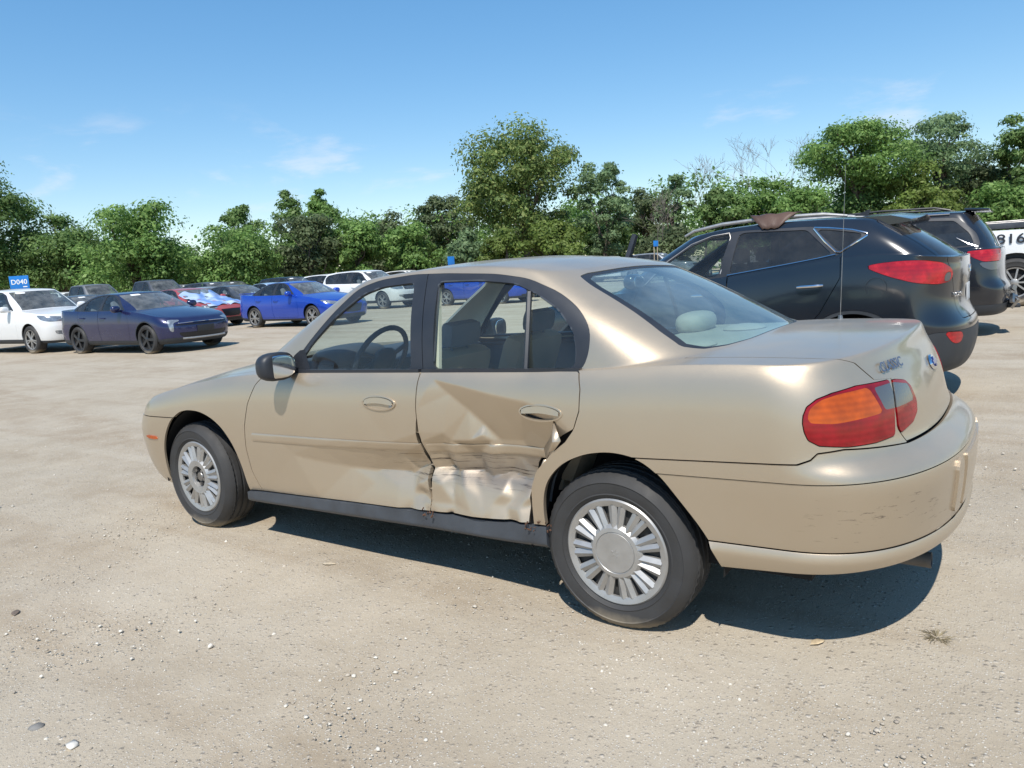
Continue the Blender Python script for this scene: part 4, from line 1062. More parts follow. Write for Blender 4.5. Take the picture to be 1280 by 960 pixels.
        for d_, (hx, hy, hz) in zip(ds, ft.get('handles', [])):
            b = MB(); b.tube([(hx-.11, side*(hy+.012), hz), (hx-.07, side*(hy+.034), hz+.004), (hx+.07, side*(hy+.034), hz+.008), (hx+.11, side*(hy+.012), hz+.010)], [.010, .015, .015, .010], 8); b.build('door_handle', MT(ft['handlem']) if 'handlem' in ft else pm, d_)
    # cabin: floor, seats, dash
    zf, xd, xs1, xs2, zt = ft['cabin']
    hw = sp['W']-.14
    MB().box(((sp['F']+sp['R'])/2, 0, zf-.03), (sp['R']-sp['F']-.55, hw*1.75, .05)).build('floor_pan', MT('dark'), root, smooth=False)
    LN = clip(S.A, S.F, np.maximum(S.A[:, 6]-(ib-.2), np.maximum(xd-.1-S.A[:, 0], S.A[:, 0]-ft.get('cabx', sp['R']-.5))))
    for (cx, cz, r) in ft['arches']: LN = clip(*LN, -np.maximum(np.hypot(X(LN)-cx, Z(LN)-cz)-r-.03, .4-Y(LN)))
    panel('inner_liner', LN, MT('dark'), root, both=True, off=-.035, edge=0)
    d = MB(); d.prism([(xd, zt-.30), (xd+.05, zt-.03), (xd+.45, zt), (xd+.55, zt-.07), (xd+.5, zt-.35)], -hw+.06, hw-.06); d.build('dashboard', MT('navy_plastic'), root, sharp=50)
    for y in (-.37, .37):
        s_ = MB(); s_.box((xs1, y, zf+.30), (.50, .50, .14), None, .04); s_.box((xs1+.30, y, zf+.62), (.13, .48, .62), Matrix.Rotation(R(16), 3, 'Y'), .05); s_.box((xs1+.41, y, zf+1.0), (.09, .26, .15), Matrix.Rotation(R(8), 3, 'Y'), .035); s_.build('front_seat', MT('grey_cloth'), root)
    if xs2: 
        s_ = MB(); s_.box((xs2, 0, zf+.30), (.50, hw*1.7, .14), None, .04); s_.box((xs2+.30, 0, zf+.60), (.13, hw*1.7, .56), Matrix.Rotation(R(20), 3, 'Y'), .05)
        for y in (-.4, .4): s_.box((xs2+.42, y, zf+.93), (.09, .26, .14), None, .035)
        s_.build('rear_seat', MT('grey_cloth'), root)
    st = MB(); n = 20; c = Vector((xd+.68, -.37, zt-.02)); mt_ = Matrix.Rotation(R(-64), 3, 'Y'); st.tube([c+mt_ @ Vector((.18*math.cos(2*math.pi*k/n), .18*math.sin(2*math.pi*k/n), 0)) for k in range(n+1)], .014, 6, caps=False); st.tube([c+mt_ @ Vector((-.17, 0, 0)), c+mt_ @ Vector((.17, 0, 0))], .014, 6); st.build('steering_wheel', MT('navy_plastic'), root)
    return root, S
def surf_pt(S, cond, f):
    """the surface vertex that satisfies cond and minimises f"""
    A = S.A; m = np.where(cond(A))[0]; k = m[np.argmin(f(A[m]))]; return Vector(A[k, :3]), Vector(A[k, 3:6])
def plate(root, x, z, front, tilt=8):
    s = -1 if front else 1
    MB().box((x, 0, z), (.012, .32, .16), Matrix.Rotation(R(tilt*s), 3, 'Y'), .003).build('number_plate', MT('number_plate'), root)
def recolour(root, old, new):
    for o in [root]+list(root.children_recursive):
        if o.type == 'MESH':
            for sl in o.material_slots:
                if sl.material == old: sl.link = 'OBJECT'; sl.material = new
def place(root, x, y, deg, label, cat='car', group=None, z=0.):
    root.location = (x, y, z); root.rotation_euler = (0, 0, R(deg)); tag(root, label, cat, group); return root

# shapes
z0 = [0]*11
SEDAN = dict(W=.92, F=-.88, R=3.80, n=170, sub=3, bow=.015, usm=3, sring=4,
  rings=rings(.92, -.88, 3.80, .20, .60, [.14, .06, .02, 0, 0, .01, .02, .03, .05, .08, .10], [.12, .06, .03, .01, 0, .01, .03, .05, .06, .06, .06], .55, .60, 2.5, 2.3),
  shoulder=[(-.95, .66), (-.8, .70), (-.5, .79), (-.1, .87), (.3, .93), (.6, .965), (1.0, .985), (2.4, 1.0), (3.0, 1.03), (3.5, 1.045), (3.85, 1.03)],
  crown=[(-.9, .03), (-.3, .06), (.3, .06), (.8, .03), (1.2, .005), (2.4, .005), (3.0, .02), (3.8, .03)],
  sh=(-.74, 3.72, .865, .50, .52, 2.5, 2.4), base=(.30, 3.30, .825, .46, .60, 2.5, 2.7), roof=(1.22, 2.42, .60, .30, .25, 2.6, 3.0),
  roofz=[(1.0, 1.32), (1.25, 1.378), (1.5, 1.402), (1.8, 1.41), (2.1, 1.398), (2.4, 1.36), (2.6, 1.31)], rcrown=.035, bulge=.03)
SEDAN_F = dict(arches=[(0, .335, .375), (2.70, .335, .375)], wheel=(.33, .22, .235, 'five_dark'),
  dlo=[(.78, .985), (1.0, 1.15), (1.22, 1.29), (1.42, 1.355), (1.75, 1.372), (2.1, 1.35), (2.35, 1.295), (2.62, 1.20), (2.86, 1.08), (2.80, 1.01), (2.2, .995)],
  windows=[([(.92, 1.005), (1.10, 1.16), (1.29, 1.28), (1.46, 1.335), (1.66, 1.345), (1.70, 1.005)], 'glass'), ([(1.80, 1.008), (1.77, 1.342), (2.05, 1.325), (2.27, 1.275), (2.36, 1.22), (2.42, 1.012)], 'glass'), ([(2.47, 1.015), (2.42, 1.22), (2.62, 1.15), (2.74, 1.06), (2.70, 1.02)], 'tint_glass')],
  ws=(.73, .555), wsv=(.05, .90), bl=(.64, .53), blv=(.10, .88), blx=2.2, hood=([-.8, -.5, 0, .5], [.60, .70, .76, .77]),
  doors=[[(.80, 1.01), (.64, .88), (.58, .65), (.60, .42), (.64, .30), (1.74, .30), (1.76, .60), (1.75, 1.01)], [(1.755, 1.01), (1.765, .60), (1.745, .30), (2.30, .30), (2.33, .50), (2.45, .65), (2.58, .78), (2.62, 1.02)]],
  handles=[(1.58, .915, .83), (2.42, .912, .845)], mirror=(.86, 1.0, 1.03),
  lid=(([.70, .95, 1.02, 1.05], [.50, .62, .68, .74]), .70, 3.0),
  cabin=(.28, .42, 1.25, 2.1, .97))
SUV = dict(W=.915, F=-.93, R=3.85, n=170, sub=3, bow=.015, usm=3, sring=4,
  rings=rings(.915, -.93, 3.85, .25, .70, [.12, .05, .02, 0, 0, .01, .02, .03, .04, .06, .08], [.10, .05, .02, 0, 0, .01, .03, .04, .05, .06, .08], .50, .35, 2.6, 3.0),
  shoulder=[(-1.0, .90), (-.85, .93), (-.5, .99), (0, 1.04), (.4, 1.075), (.8, 1.09), (2.5, 1.12), (3.6, 1.15), (3.85, 1.15)],
  crown=[(-.9, .03), (-.3, .05), (.3, .05), (.8, .02), (1.2, .005), (3.8, .005)],
  sh=(-.83, 3.76, .865, .48, .32, 2.6, 3.2), base=(.32, 3.74, .835, .42, .30, 2.6, 3.4), roof=(1.15, 3.50, .655, .30, .25, 2.8, 3.6),
  roofz=[(.9, 1.56), (1.2, 1.635), (1.6, 1.675), (2.2, 1.685), (2.9, 1.665), (3.4, 1.625), (3.7, 1.58)], rcrown=.035, bulge=.03)
SUV_F = dict(sedan=0, arches=[(0, .365, .405), (2.89, .365, .405)], wheel=(.36, .23, .245, 'split'),
  dlo=[(.70, 1.10), (.95, 1.30), (1.20, 1.52), (1.42, 1.595), (1.9, 1.62), (2.7, 1.60), (3.30, 1.53), (3.42, 1.40), (3.38, 1.16), (2.0, 1.12)],
  windows=[([(.88, 1.13), (1.08, 1.32), (1.28, 1.51), (1.45, 1.57), (1.70, 1.585), (1.74, 1.135)], 'glass'), ([(1.84, 1.14), (1.82, 1.585), (2.55, 1.565), (2.72, 1.16)], 'tint_glass'), ([(2.82, 1.17), (2.66, 1.565), (3.2, 1.51), (3.32, 1.40), (3.30, 1.18)], 'tint_glass')],
  ws=(.745, .60), wsv=(.05, .90), bl=(.70, .60), blv=(.05, .84), blx=3.0, hood=([-.9, -.5, 0, .5], [.66, .76, .80, .80]), 
  doors=[[(.76, 1.13), (.62, 1.0), (.56, .75), (.58, .50), (.62, .36), (1.76, .36), (1.79, .75), (1.79, 1.13)], [(1.795, 1.13), (1.795, .75), (1.765, .36), (2.44, .36), (2.48, .60), (2.60, .78), (2.76, .90), (2.78, 1.16)]],
  handles=[(1.60, .905, .96), (2.58, .905, .98)], mirror=(.80, 1.02, 1.15),
  lid=(([.70, 1.0, 1.5, 1.7], [.62, .70, .66, .60]), .62, 3.35), cabin=(.36, .42, 1.25, 2.25, 1.06))
PICKUP = dict(W=1.0, F=-.95, R=4.90, n=170, sub=3, bow=.008, usm=2, sring=4,
  rings=rings(1.0, -.95, 4.90, .36, .82, [.10, .04, .02, 0, 0, .0, .01, .01, .02, .03, .04], [.06, .03, .02, 0, 0, .01, .02, .02, .02, .02, .02], .40, .15, 3.0, 4.0),
  shoulder=[(-1.0, 1.10), (-.8, 1.13), (-.3, 1.16), (.4, 1.20), (1.0, 1.22), (2.6, 1.24), (5, 1.27)],
  crown=[(-.9, .03), (-.3, .06), (.3, .06), (.8, .02), (1.2, .005), (5, .005)],
  sh=(-.90, 4.86, .955, .36, .12, 3.0, 4.0), base=(.52, 2.72, .92, .32, .16, 2.8, 4.0), roof=(1.20, 2.58, .70, .25, .16, 3.0, 4.0),
  roofz=[(1.0, 1.84), (1.3, 1.90), (1.7, 1.925), (2.2, 1.92), (2.6, 1.89)], rcrown=.035, bulge=.02)
PICKUP_F = dict(sedan=1, arches=[(0, .42, .46), (3.65, .42, .46)], wheel=(.40, .26, .245, 'multi'),
  dlo=[(.86, 1.23), (1.05, 1.45), (1.25, 1.72), (1.42, 1.83), (1.8, 1.85), (2.40, 1.835), (2.50, 1.75), (2.52, 1.26), (1.8, 1.24)],
  windows=[([(1.0, 1.27), (1.16, 1.47), (1.33, 1.72), (1.46, 1.805), (1.62, 1.815), (1.66, 1.27)], 'glass'), ([(1.76, 1.27), (1.74, 1.815), (2.36, 1.80), (2.43, 1.72), (2.45, 1.28)], 'tint_glass')],
  ws=(.83, .64), wsv=(.05, .90), wsx=1.5, bl=(.72, .62), blv=(.12, .85), blx=2.3, hood=([-.9, -.5, 0, .6], [.74, .84, .88, .88]),
  doors=[[(.92, 1.245), (.80, 1.1), (.78, .8), (.80, .45), (1.68, .45), (1.71, .8), (1.71, 1.25)], [(1.715, 1.25), (1.715, .8), (1.685, .45), (2.52, .45), (2.55, .8), (2.55, 1.26)]],
  handles=[(1.58, .99, 1.08), (2.42, .99, 1.09)], mirror=(.98, 1.16, 1.34), mcol=0, lid=None, bed=(2.92, 4.78, .86), cabin=(.55, .62, 1.42, 2.0, 1.18), cabx=2.6)

# ------------------------------------------------------------------ the cars round it
import copy
def variant(d, **k): e = copy.copy(d); e.update(k); return e
P_black = paint('black_paint', (.006, .009, .015), rough=.2, dust=.045, dustc=(.18, .19, .21), low=.25)
P_ink = paint('ink_paint', (.006, .008, .013), rough=.2, dust=.05, dustc=(.25, .25, .26), low=.15)
P_navy = paint('navy_paint', (.006, .010, .065), rough=.25, dust=.07, dustc=(.32, .32, .34), metal=.3)
P_blue = paint('bright_blue_paint', (.005, .055, .42), rough=.25, dust=.05, dustc=(.4, .4, .42), metal=.3)
P_red = paint('red_paint', (.34, .016, .022), rough=.3, dust=.22, dustc=(.42, .38, .36), metal=.1)
P_white = paint('white_paint', (.74, .74, .73), rough=.3, dust=.12, dustc=(.6, .57, .52))
P_grey = paint('grey_paint', (.11, .12, .13), rough=.35, dust=.3, dustc=(.36, .35, .34), metal=.4)
P_dark = paint('charcoal_paint', (.025, .03, .04), rough=.3, dust=.25, dustc=(.30, .31, .32), metal=.3)
P_silver = paint('silver_paint', (.38, .40, .42), rough=.33, dust=.2, metal=.6)
TUC = variant(SUV, W=.91, F=-.88, R=3.52, n=230, sub=4,
  rings=rings(.91, -.88, 3.54, .26, .70, [.12, .05, .02, 0, 0, .01, .02, .03, .04, .06, .08], [.12, .07, .03, 0, 0, .01, .06, .09, .08, .07, .08], .50, .42, 2.6, 2.6),
  shoulder=[(-.9, .84), (-.5, .93), (0, 1.0), (.5, 1.06), (1.0, 1.11), (1.5, 1.165), (2.2, 1.255), (2.55, 1.30), (2.9, 1.305), (3.2, 1.27), (3.5, 1.22)],
  sh=(-.80, 3.46, .865, .48, .36, 2.6, 2.7), base=(.15, 3.42, .83, .42, .50, 2.6, 2.7), roof=(1.0, 2.86, .645, .30, .25, 2.8, 3.4),
  roofz=[(.8, 1.52), (1.05, 1.60), (1.4, 1.655), (1.87, 1.68), (2.4, 1.672), (2.75, 1.645), (3.0, 1.60)], rcrown=.03, bulge=.035, crown=[(-.9, .03), (.3, .05), (.8, .02), (1.2, .005), (3.0, .005), (3.5, .02)])
TUC_F = variant(SUV_F, arches=[(0, .375, .425), (2.65, .375, .425)], wheel=(.35, .23, .24, 'five'), lip=.03,
  dlo=[(.46, 1.10), (.75, 1.30), (1.05, 1.47), (1.30, 1.565), (1.6, 1.60), (2.25, 1.588), (2.60, 1.54), (2.78, 1.49), (2.64, 1.40), (2.53, 1.315), (2.0, 1.24), (1.5, 1.172), (1.0, 1.12)],
  windows=[([(.68, 1.14), (.89, 1.335), (1.13, 1.49), (1.33, 1.555), (1.49, 1.575), (1.52, 1.57), (1.43, 1.19), (1.38, 1.175)], 'glass'), ([(1.54, 1.20), (1.60, 1.57), (1.65, 1.58), (2.20, 1.562), (2.24, 1.55), (2.47, 1.33), (2.42, 1.315)], 'tint_glass'), ([(2.31, 1.555), (2.40, 1.55), (2.66, 1.505), (2.72, 1.48), (2.57, 1.37), (2.53, 1.345)], 'tint_glass')],
  ws=(.74, .58), bl=(.66, .58), blv=(.03, .86), blx=2.6, blm='tint_glass', hood=([-.9, -.5, 0, .5], [.66, .76, .80, .80]),
  doors=[[(.60, 1.13), (.54, .9), (.52, .6), (.56, .38), (1.49, .38), (1.515, .7), (1.53, 1.19)], [(1.535, 1.19), (1.52, .7), (1.495, .38), (2.16, .38), (2.20, .60), (2.38, .81), (2.55, 1.12), (2.545, 1.33), (1.9, 1.26)]],
  handles=[(1.30, .905, 1.0), (2.30, .900, 1.05)], handlem='chrome', mirror=(.62, 1.02, 1.17),
  clad=([-1, -.5, .4, 2.2, 3.0, 3.3, 3.6], [.50, .46, .40, .40, .56, .625, .63]),
  lamps=[('tail_lamp_tip', [(3.47, 1.115), (3.545, 1.125), (3.56, 1.07), (3.53, 1.045), (3.46, 1.045)], 'clear_lens', 0),
         ('tail_lamp', [(2.80, 1.205), (2.90, 1.226), (3.08, 1.238), (3.25, 1.236), (3.44, 1.205), (3.56, 1.15), (3.59, 1.09), (3.54, 1.04), (3.40, 1.025), (3.22, 1.045), (3.02, 1.105), (2.87, 1.165)], 'tail_red', 0),
         ('rear_reflector', [(3.36, .63), (3.60, .615), (3.62, .56), (3.56, .515), (3.46, .525)], 'tail_red', 0),
         ('head_lamp', [(-.45, .90), (-.95, .84), (-.98, .74), (-.75, .74)], 'lamp_front', 1)],
  faces=[('grille', [(-.1, .52), (.42, .54), (.36, .78), (-.1, .78)], 'grille', 1)],
  lid=(([.60, .80, 1.0, 1.25, 1.5, 1.7], [.50, .56, .60, .70, .66, .60]), .72, 2.8), cabin=(.36, .30, 1.1, 2.05, 1.08))
def build_tucson():
    r, S = build_car('black_suv', TUC, P_black, TUC_F)
    place(r, .02, 4.76, 0, 'blue-black compact SUV with swept red tail lamps, standing right behind the gold sedan', 'car')
    A = S.A; ib, ir = S.idx['base'], S.idx['roof']
    # spoiler
    s = MB(); n = 14
    def sec(y): 
        t = abs(y)/.58; e = 1-t**4*.25
        return [(2.62, 1.665-.03*t), (2.90, 1.668-.035*t), (3.12*e+2.9*(1-e), 1.632-.045*t), (3.10*e+2.9*(1-e), 1.612-.045*t), (2.86, 1.598-.05*t), (2.66, 1.61-.04*t)]
    rs = [[s.bm.verts.new((x, y, z)) for x, z in sec(y)] for y in np.linspace(-.58, .58, n+1)]
    for a, b in zip(rs, rs[1:]):
        for k in range(6): s.bm.faces.new((a[k], a[(k+1) % 6], b[(k+1) % 6], b[k]))
    s.bm.faces.new(rs[0]); s.bm.faces.new(rs[-1][::-1]); s.build('spoiler', P_black, r, sharp=50)
    for side in (-1, 1):
        yy = side*.585
        MB().tube([(1.02, yy*1.04, 1.590), (1.12, yy*1.03, 1.635), (1.4, yy, 1.678), (1.87, yy, 1.70), (2.35, yy, 1.69), (2.55, yy, 1.66)], [.012, .017, .019, .019, .018, .012], 8).build('roof_rail', MT('silver'), r)
        # bright strips round the quarter window and under the side glass
        def on(x, z):
            q = A[(A[:, 6] > ib-2.5) & (A[:, 6] < ir)]; k = np.argmin((q[:, 0]-x)**2+(q[:, 2]-z)**2); return Vector((x, side*(q[k, 1]+.004), z))
        pts = [(2.29, 1.575), (2.42, 1.562), (2.62, 1.53), (2.745, 1.493), (2.745, 1.47), (2.65, 1.41), (2.535, 1.338), (2.50, 1.345), (2.40, 1.44), (2.29, 1.565)]
        MB().tube([on(*p) for p in pts], .008, 6).build('window_strip', MT('chrome'), r)
        MB().tube([on(*p) for p in [(1.52, 1.185), (1.8, 1.222), (2.1, 1.262), (2.35, 1.298), (2.50, 1.325)]], .006, 6).build('window_strip', MT('chrome'), r)
        MB().tube([on(*p) for p in [(.66, 1.13), (.88, 1.345), (1.12, 1.505), (1.33, 1.572), (1.50, 1.588), (1.515, 1.54), (1.45, 1.20)]], .005, 6).build('window_strip', MT('silver'), r)
        b = MB(); q = A[(A[:, 6] < ib)]; k = np.argmin((q[:, 0]-2.86)**2+(q[:, 2]-1.02)**2); b.lathe([(.082, 0), (.084, .003), (.086, 0)], n=28, axis='Y', c=(2.84, side*(q[k, 1]+.004), 1.02), closed=True)
        if side < 0: b.build('fuel_flap', MT('black_trim'), r)
    def rear(y, z): return surf_pt(S, lambda a: (a[:, 0] > 3.0) & (a[:, 6] < ib), lambda a: (a[:, 1]-abs(y))**2+(a[:, 2]-z)**2)
    p, nn = rear(.0, .93)
    m = frame(p+nn*.006, (0, 1, 0), nn)
    MB().box((0, 0, 0), (.31, .155, .006), None, .002).build('number_plate', MT('number_plate'), r, f=lambda c: m @ c)
    p, nn = rear(.50, .93); p.y *= -1; nn.y *= -1
    text_mesh('lettering', 'TUCSON', .055, .003, MT('chrome'), r, frame(p+nn*.004, (.3, 1, 0), nn))
    p, nn = rear(0, 1.12); m2 = frame(p+nn*.004, (0, 1, 0), nn); MB().lathe([(.035, 0), (.052, .006), (.058, 0)], n=24, axis='Z', closed=True).build('badge', MT('chrome'), r, f=lambda c: m2 @ Vector((c.x, c.y*.6, c.z)))
    # raised wiper, roof aerial
    MB().tube([(.30, .1, 1.20), (.20, -.10, 1.40), (.17, -.16, 1.50)], .012, 6).box((.18, -.14, 1.50), (.05, .06, .36), Matrix.Rotation(R(-16), 3, 'X') @ Matrix.Rotation(R(14), 3, 'Y')).build('wiper', MT('black_trim'), r)
    MB().prism([(2.50, 1.67), (2.62, 1.665), (2.645, 1.72), (2.63, 1.722)], -.012, .012).build('roof_aerial', MT('black_trim'), r)
    # headrests show against the far windows
    return r
tuc = build_tucson()
def roof_sheet():
    b = MB(); rows = []
    prof = [(4.34, 1.735), (4.24, 1.742), (4.165, 1.735), (4.125, 1.700), (4.09, 1.64), (4.065, 1.60)]
    wl = [(1.72, 2.14), (1.71, 2.14), (1.70, 2.13), (1.74, 2.09), (1.80, 2.03), (1.84, 1.99)]
    for (y, z), (a, c) in zip(prof, wl): rows.append([b.bm.verts.new((lerp(a, c, k/8), y, z+.006*math.sin(k*1.9+y*20))) for k in range(9)])
    for p, q in zip(rows, rows[1:]):
        for k in range(8): b.bm.faces.new((p[k], p[k+1], q[k+1], q[k]))
    o = b.build('roof_flap', plain('brown_leather', (.105, .060, .042), .55, bump=.5, bscale=60, var=.25), None, sharp=60)
    md = o.modifiers.new('thickness', 'SOLIDIFY'); md.thickness = .006
    tag(o, 'brown leathery flap folded over the roof edge of the blue-black SUV', 'flap')
roof_sheet()
SUV2 = variant(SUV, n=190, sub=3, roofz=[(.9, 1.66), (1.2, 1.745), (1.6, 1.79), (2.2, 1.81), (2.9, 1.80), (3.4, 1.775), (3.7, 1.74)], roof=(1.15, 3.36, .66, .30, .25, 2.8, 3.4),
  rings=rings(.96, -.93, 3.85, .30, .72, [.12, .05, .02, 0, 0, .01, .02, .03, .04, .06, .08], [.10, .05, .02, 0, .0, .02, .07, .08, .09, .09, .10], .50, .35, 2.6, 2.8), W=.96, base=(.32, 3.70, .87, .42, .36, 2.6, 3.0), sh=(-.83, 3.74, .91, .48, .34, 2.6, 3.0),
  shoulder=[(-1.0, .95), (-.85, .98), (-.5, 1.04), (0, 1.09), (.4, 1.12), (.8, 1.14), (2.5, 1.20), (3.6, 1.24), (3.85, 1.22)])
SUV2_F = variant(SUV_F, lip=.02, blv=(.03, .80), blx=3.0, bl=(.72, .62), windows=[(SUV_F['windows'][0][0], 'glass'), ([(1.84, 1.22), (1.82, 1.68), (2.55, 1.67), (2.72, 1.24)], 'tint_glass'), ([(2.82, 1.25), (2.66, 1.67), (3.16, 1.64), (3.36, 1.45), (3.42, 1.29)], 'tint_glass')],
  dlo=[(.70, 1.15), (.95, 1.38), (1.20, 1.62), (1.42, 1.69), (1.9, 1.715), (2.7, 1.705), (3.20, 1.68), (3.44, 1.45), (3.50, 1.27), (2.0, 1.19)],
  lamps=[('tail_lamp', [(3.40, 1.20), (3.60, 1.215), (4.02, 1.215), (4.04, 1.10), (3.98, 1.05), (3.62, 1.05), (3.48, 1.12)], 'tail_red', 0), ('reversing_lamp', [(3.56, 1.045), (4.0, 1.045), (3.97, .97), (3.88, .93), (3.70, .93), (3.60, .98)], 'clear_lens', 0), ('head_lamp', [(-.45, .98), (-.95, .92), (-.98, .82), (-.75, .82)], 'lamp_front', 1)],
  faces=[('grille', [(-.1, .60), (.42, .62), (.36, .86), (-.1, .86)], 'grille', 1)], mirror=(.80, 1.06, 1.22), handles=[(1.60, .95, 1.0), (2.58, .95, 1.03)],
  clad=([-1, -.5, .4, 2.4, 3.3, 3.9], [.45, .42, .40, .40, .45, .46]))
def build_suv2():
    r, S = build_car('black_suv', SUV2, P_ink, SUV2_F)
    place(r, -.16, 9.95, 0, 'glossy black SUV with red-and-white tail lamps, next to the white pickup', 'car')
    MB().box((3.42, 0, 1.775), (.30, 1.24, .035), Matrix.Rotation(R(5), 3, 'Y'), .012).build('spoiler', P_ink, r)
    for side in (-1, 1):
        MB().tube([(3.20, side*.842, 1.40), (3.34, side*.842, 1.31), (3.46, side*.848, 1.262)], [.003, .008, .009], 6).build('pillar_strip', MT('chrome'), r)
        MB().tube([(1.3, side*.70, 1.735), (2.2, side*.70, 1.765), (3.1, side*.70, 1.742)], .010, 6).build('roof_strip', MT('chrome'), r)
        MB().tube([(1.1, side*.60, 1.78), (1.4, side*.60, 1.84), (2.2, side*.60, 1.86), (2.9, side*.60, 1.84), (3.1, side*.60, 1.79)], .016, 6).build('roof_rail', MT('black_trim'), r)
    rs = random.Random(5); b = MB()
    for k in range(14): b.box((3.84+rs.uniform(-.06, .06), -.35+rs.uniform(-.25, .25), .52+rs.uniform(-.13, .16)), (rs.uniform(.03, .12), rs.uniform(.02, .16), rs.uniform(.02, .10)), Matrix.Rotation(rs.uniform(0, 3), 3, (rs.random(), rs.random(), .5)))
    b.build('torn_bumper_bracket', MT('steel'), r, smooth=False)
    MB().box((3.86, -.2, .40), (.16, .5, .05), Matrix.Rotation(R(8), 3, 'Z'), .01).build('tow_bar', MT('black_trim'), r)
build_suv2()
# pickups
pick_w, PS = build_car('pickup_truck', PICKUP, P_white, variant(PICKUP_F, lamps=[('head_lamp', [(-.72, 1.06), (-1.0, 1.06), (-1.0, .86), (-.72, .88)], 'lamp_front', 1), ('tail_lamp', [(4.84, 1.22), (5.02, 1.22), (5.02, .92), (4.84, .92)], 'tail_red', 0)], faces=[('grille', [(-.1, .74), (.55, .74), (.58, 1.02), (-.1, 1.02)], 'grille', 1), ('bumper', [(-.1, .46), (.88, .48), (.88, .66), (-.1, .66)], 'chrome', 1)]))
MB().box((3.85, 0, .80), (1.86, 1.72, .04)).box((2.93, 0, 1.02), (.04, 1.72, .46)).box((3.85, .87, 1.02), (1.86, .04, .44)).box((3.85, -.87, 1.02), (1.86, .04, .44)).build('bed', MT('black_trim'), pick_w, smooth=False)
pg = copy_tree(pick_w); recolour(pg, P_white, P_grey); pd = copy_tree(pick_w); recolour(pd, P_white, P_dark)
pick_w.scale = (1.18, 1.18, 1.18)
place(pick_w, 7.93, 15.62, 180, 'white pickup truck with black 816 lettering on its bed side, cut by the right edge', 'pickup')
MB().box((3.85, 0, 1.325), (1.98, 1.90, .09), None, .015).build('bed_cover', MT('grey_plastic'), pick_w)
for side in (-1, 1):
    MB().tube([(2.95, side*.92, 1.395), (4.75, side*.92, 1.40)], .014, 6).tube([(3.4, side*.92, 1.40), (3.4, side*.92, 1.36)], .012, 6).build('rail', MT('steel'), pick_w)
tm = frame((3.72, 1.006, 1.105), (-1, 0, 0), (0, 1, .02))
text_mesh('lettering', '816', .22, .003, MT('black_trim'), pick_w, tm, sx=1.25)

# the row on the left
def row_car(sp, pm, ft, name, x, y, deg, label, cat='car', group=None):
    r, S = build_car(name, sp, pm, ft); place(r, x, y, deg, label, cat, group); return r, S
def sticker(root, S, y0=.18, y1=.40, v0=.76, v1=.86, side=1):
    ib, ir = S.idx['base'], S.idx['roof']; A, F = S.A, S.F; vf = (A[:, 6]-ib)/(ir-ib)
    q = clip(A, F, np.maximum(np.maximum(y0-A[:, 1], A[:, 1]-y1), np.maximum(np.maximum(v0-vf, vf-v1)*.4, A[:, 0]-1.6)))
    panel('lot_sticker', q, MT('white_paper'), root, side, off=.003, edge=0)
K4_F = variant(SEDAN_F, clad=([-1, -.6, -.35, .4, 2.3, 3.1, 3.9], [.33, .33, .30, .30, .30, .32, .42]), lip=.022,
  lamps=[('head_lamp', [(-.70, .72), (-.76, .735), (-.98, .72), (-.94, .68), (-.82, .66), (-.80, .46), (-.72, .48)], 'lamp_front', 1), ('tail_lamp', [(3.45, .93), (3.95, .95), (3.95, .83), (3.6, .84)], 'tail_red', 0)],
  faces=[('grille', [(-.1, .585), (.66, .595), (.66, .625), (-.1, .63)], 'grille', 1), ('lower_intake', [(-.1, .33), (.50, .33), (.62, .40), (.60, .44), (-.1, .43)], 'grille', 1)])
k4, kS = row_car(SEDAN, P_navy, K4_F, 'navy_sedan', -12.35, 6.72, 184, 'dark navy sedan with a slim grille, standing beside the white crossover')
sticker(k4, kS); 
MB().box((-.885, 0, .50), (.012, .44, .14), Matrix.Rotation(R(-6), 3, 'Y'), .004).build('plate_holder', MT('black_trim'), k4)
MB().tube([(-.80, -.55, .305), (-.865, -.3, .30), (-.885, 0, .298), (-.865, .3, .30), (-.80, .55, .305)], .022, 8).build('bumper_strip', MT('silver'), k4)
MB().tube([(-.76, -.60, .648), (-.835, -.3, .655), (-.85, 0, .657), (-.835, .3, .655), (-.76, .60, .648)], .008, 6).build('grille_strip', MT('chrome'), k4)
SENT = variant(SEDAN, base=(.28, 3.16, .82, .46, .55, 2.5, 2.7), roof=(1.16, 2.36, .60, .30, .25, 2.6, 3.0))
S_F = variant(SEDAN_F, wheel=(.325, .21, .23, 'split'), clad=([-1, -.3, .4, 2.3, 3.1, 3.9], [.28, .27, .26, .26, .30, .36]), lamps=[('head_lamp', [(-.45, .79), (-.60, .79), (-1.05, .72), (-1.0, .655), (-.80, .655), (-.58, .72)], 'lamp_front', 1), ('tail_lamp', [(3.40, .96), (3.95, .97), (3.95, .85), (3.6, .86)], 'tail_red', 0)], faces=[('grille', [(-.1, .36), (.30, .38), (.42, .62), (-.1, .63)], 'grille', 1), ('lower_intake', [(-.1, .26), (.55, .27), (.58, .33), (-.1, .34)], 'grille', 1)])
sent, sS = row_car(SENT, P_blue, S_F, 'blue_sedan', -13.95, 12.85, 181, 'bright blue sedan standing right of the wrapped red sedan')
MB().box((3.62, 0, 1.085), (.16, 1.30, .022), None, .008).build('boot_spoiler', P_blue, sent)
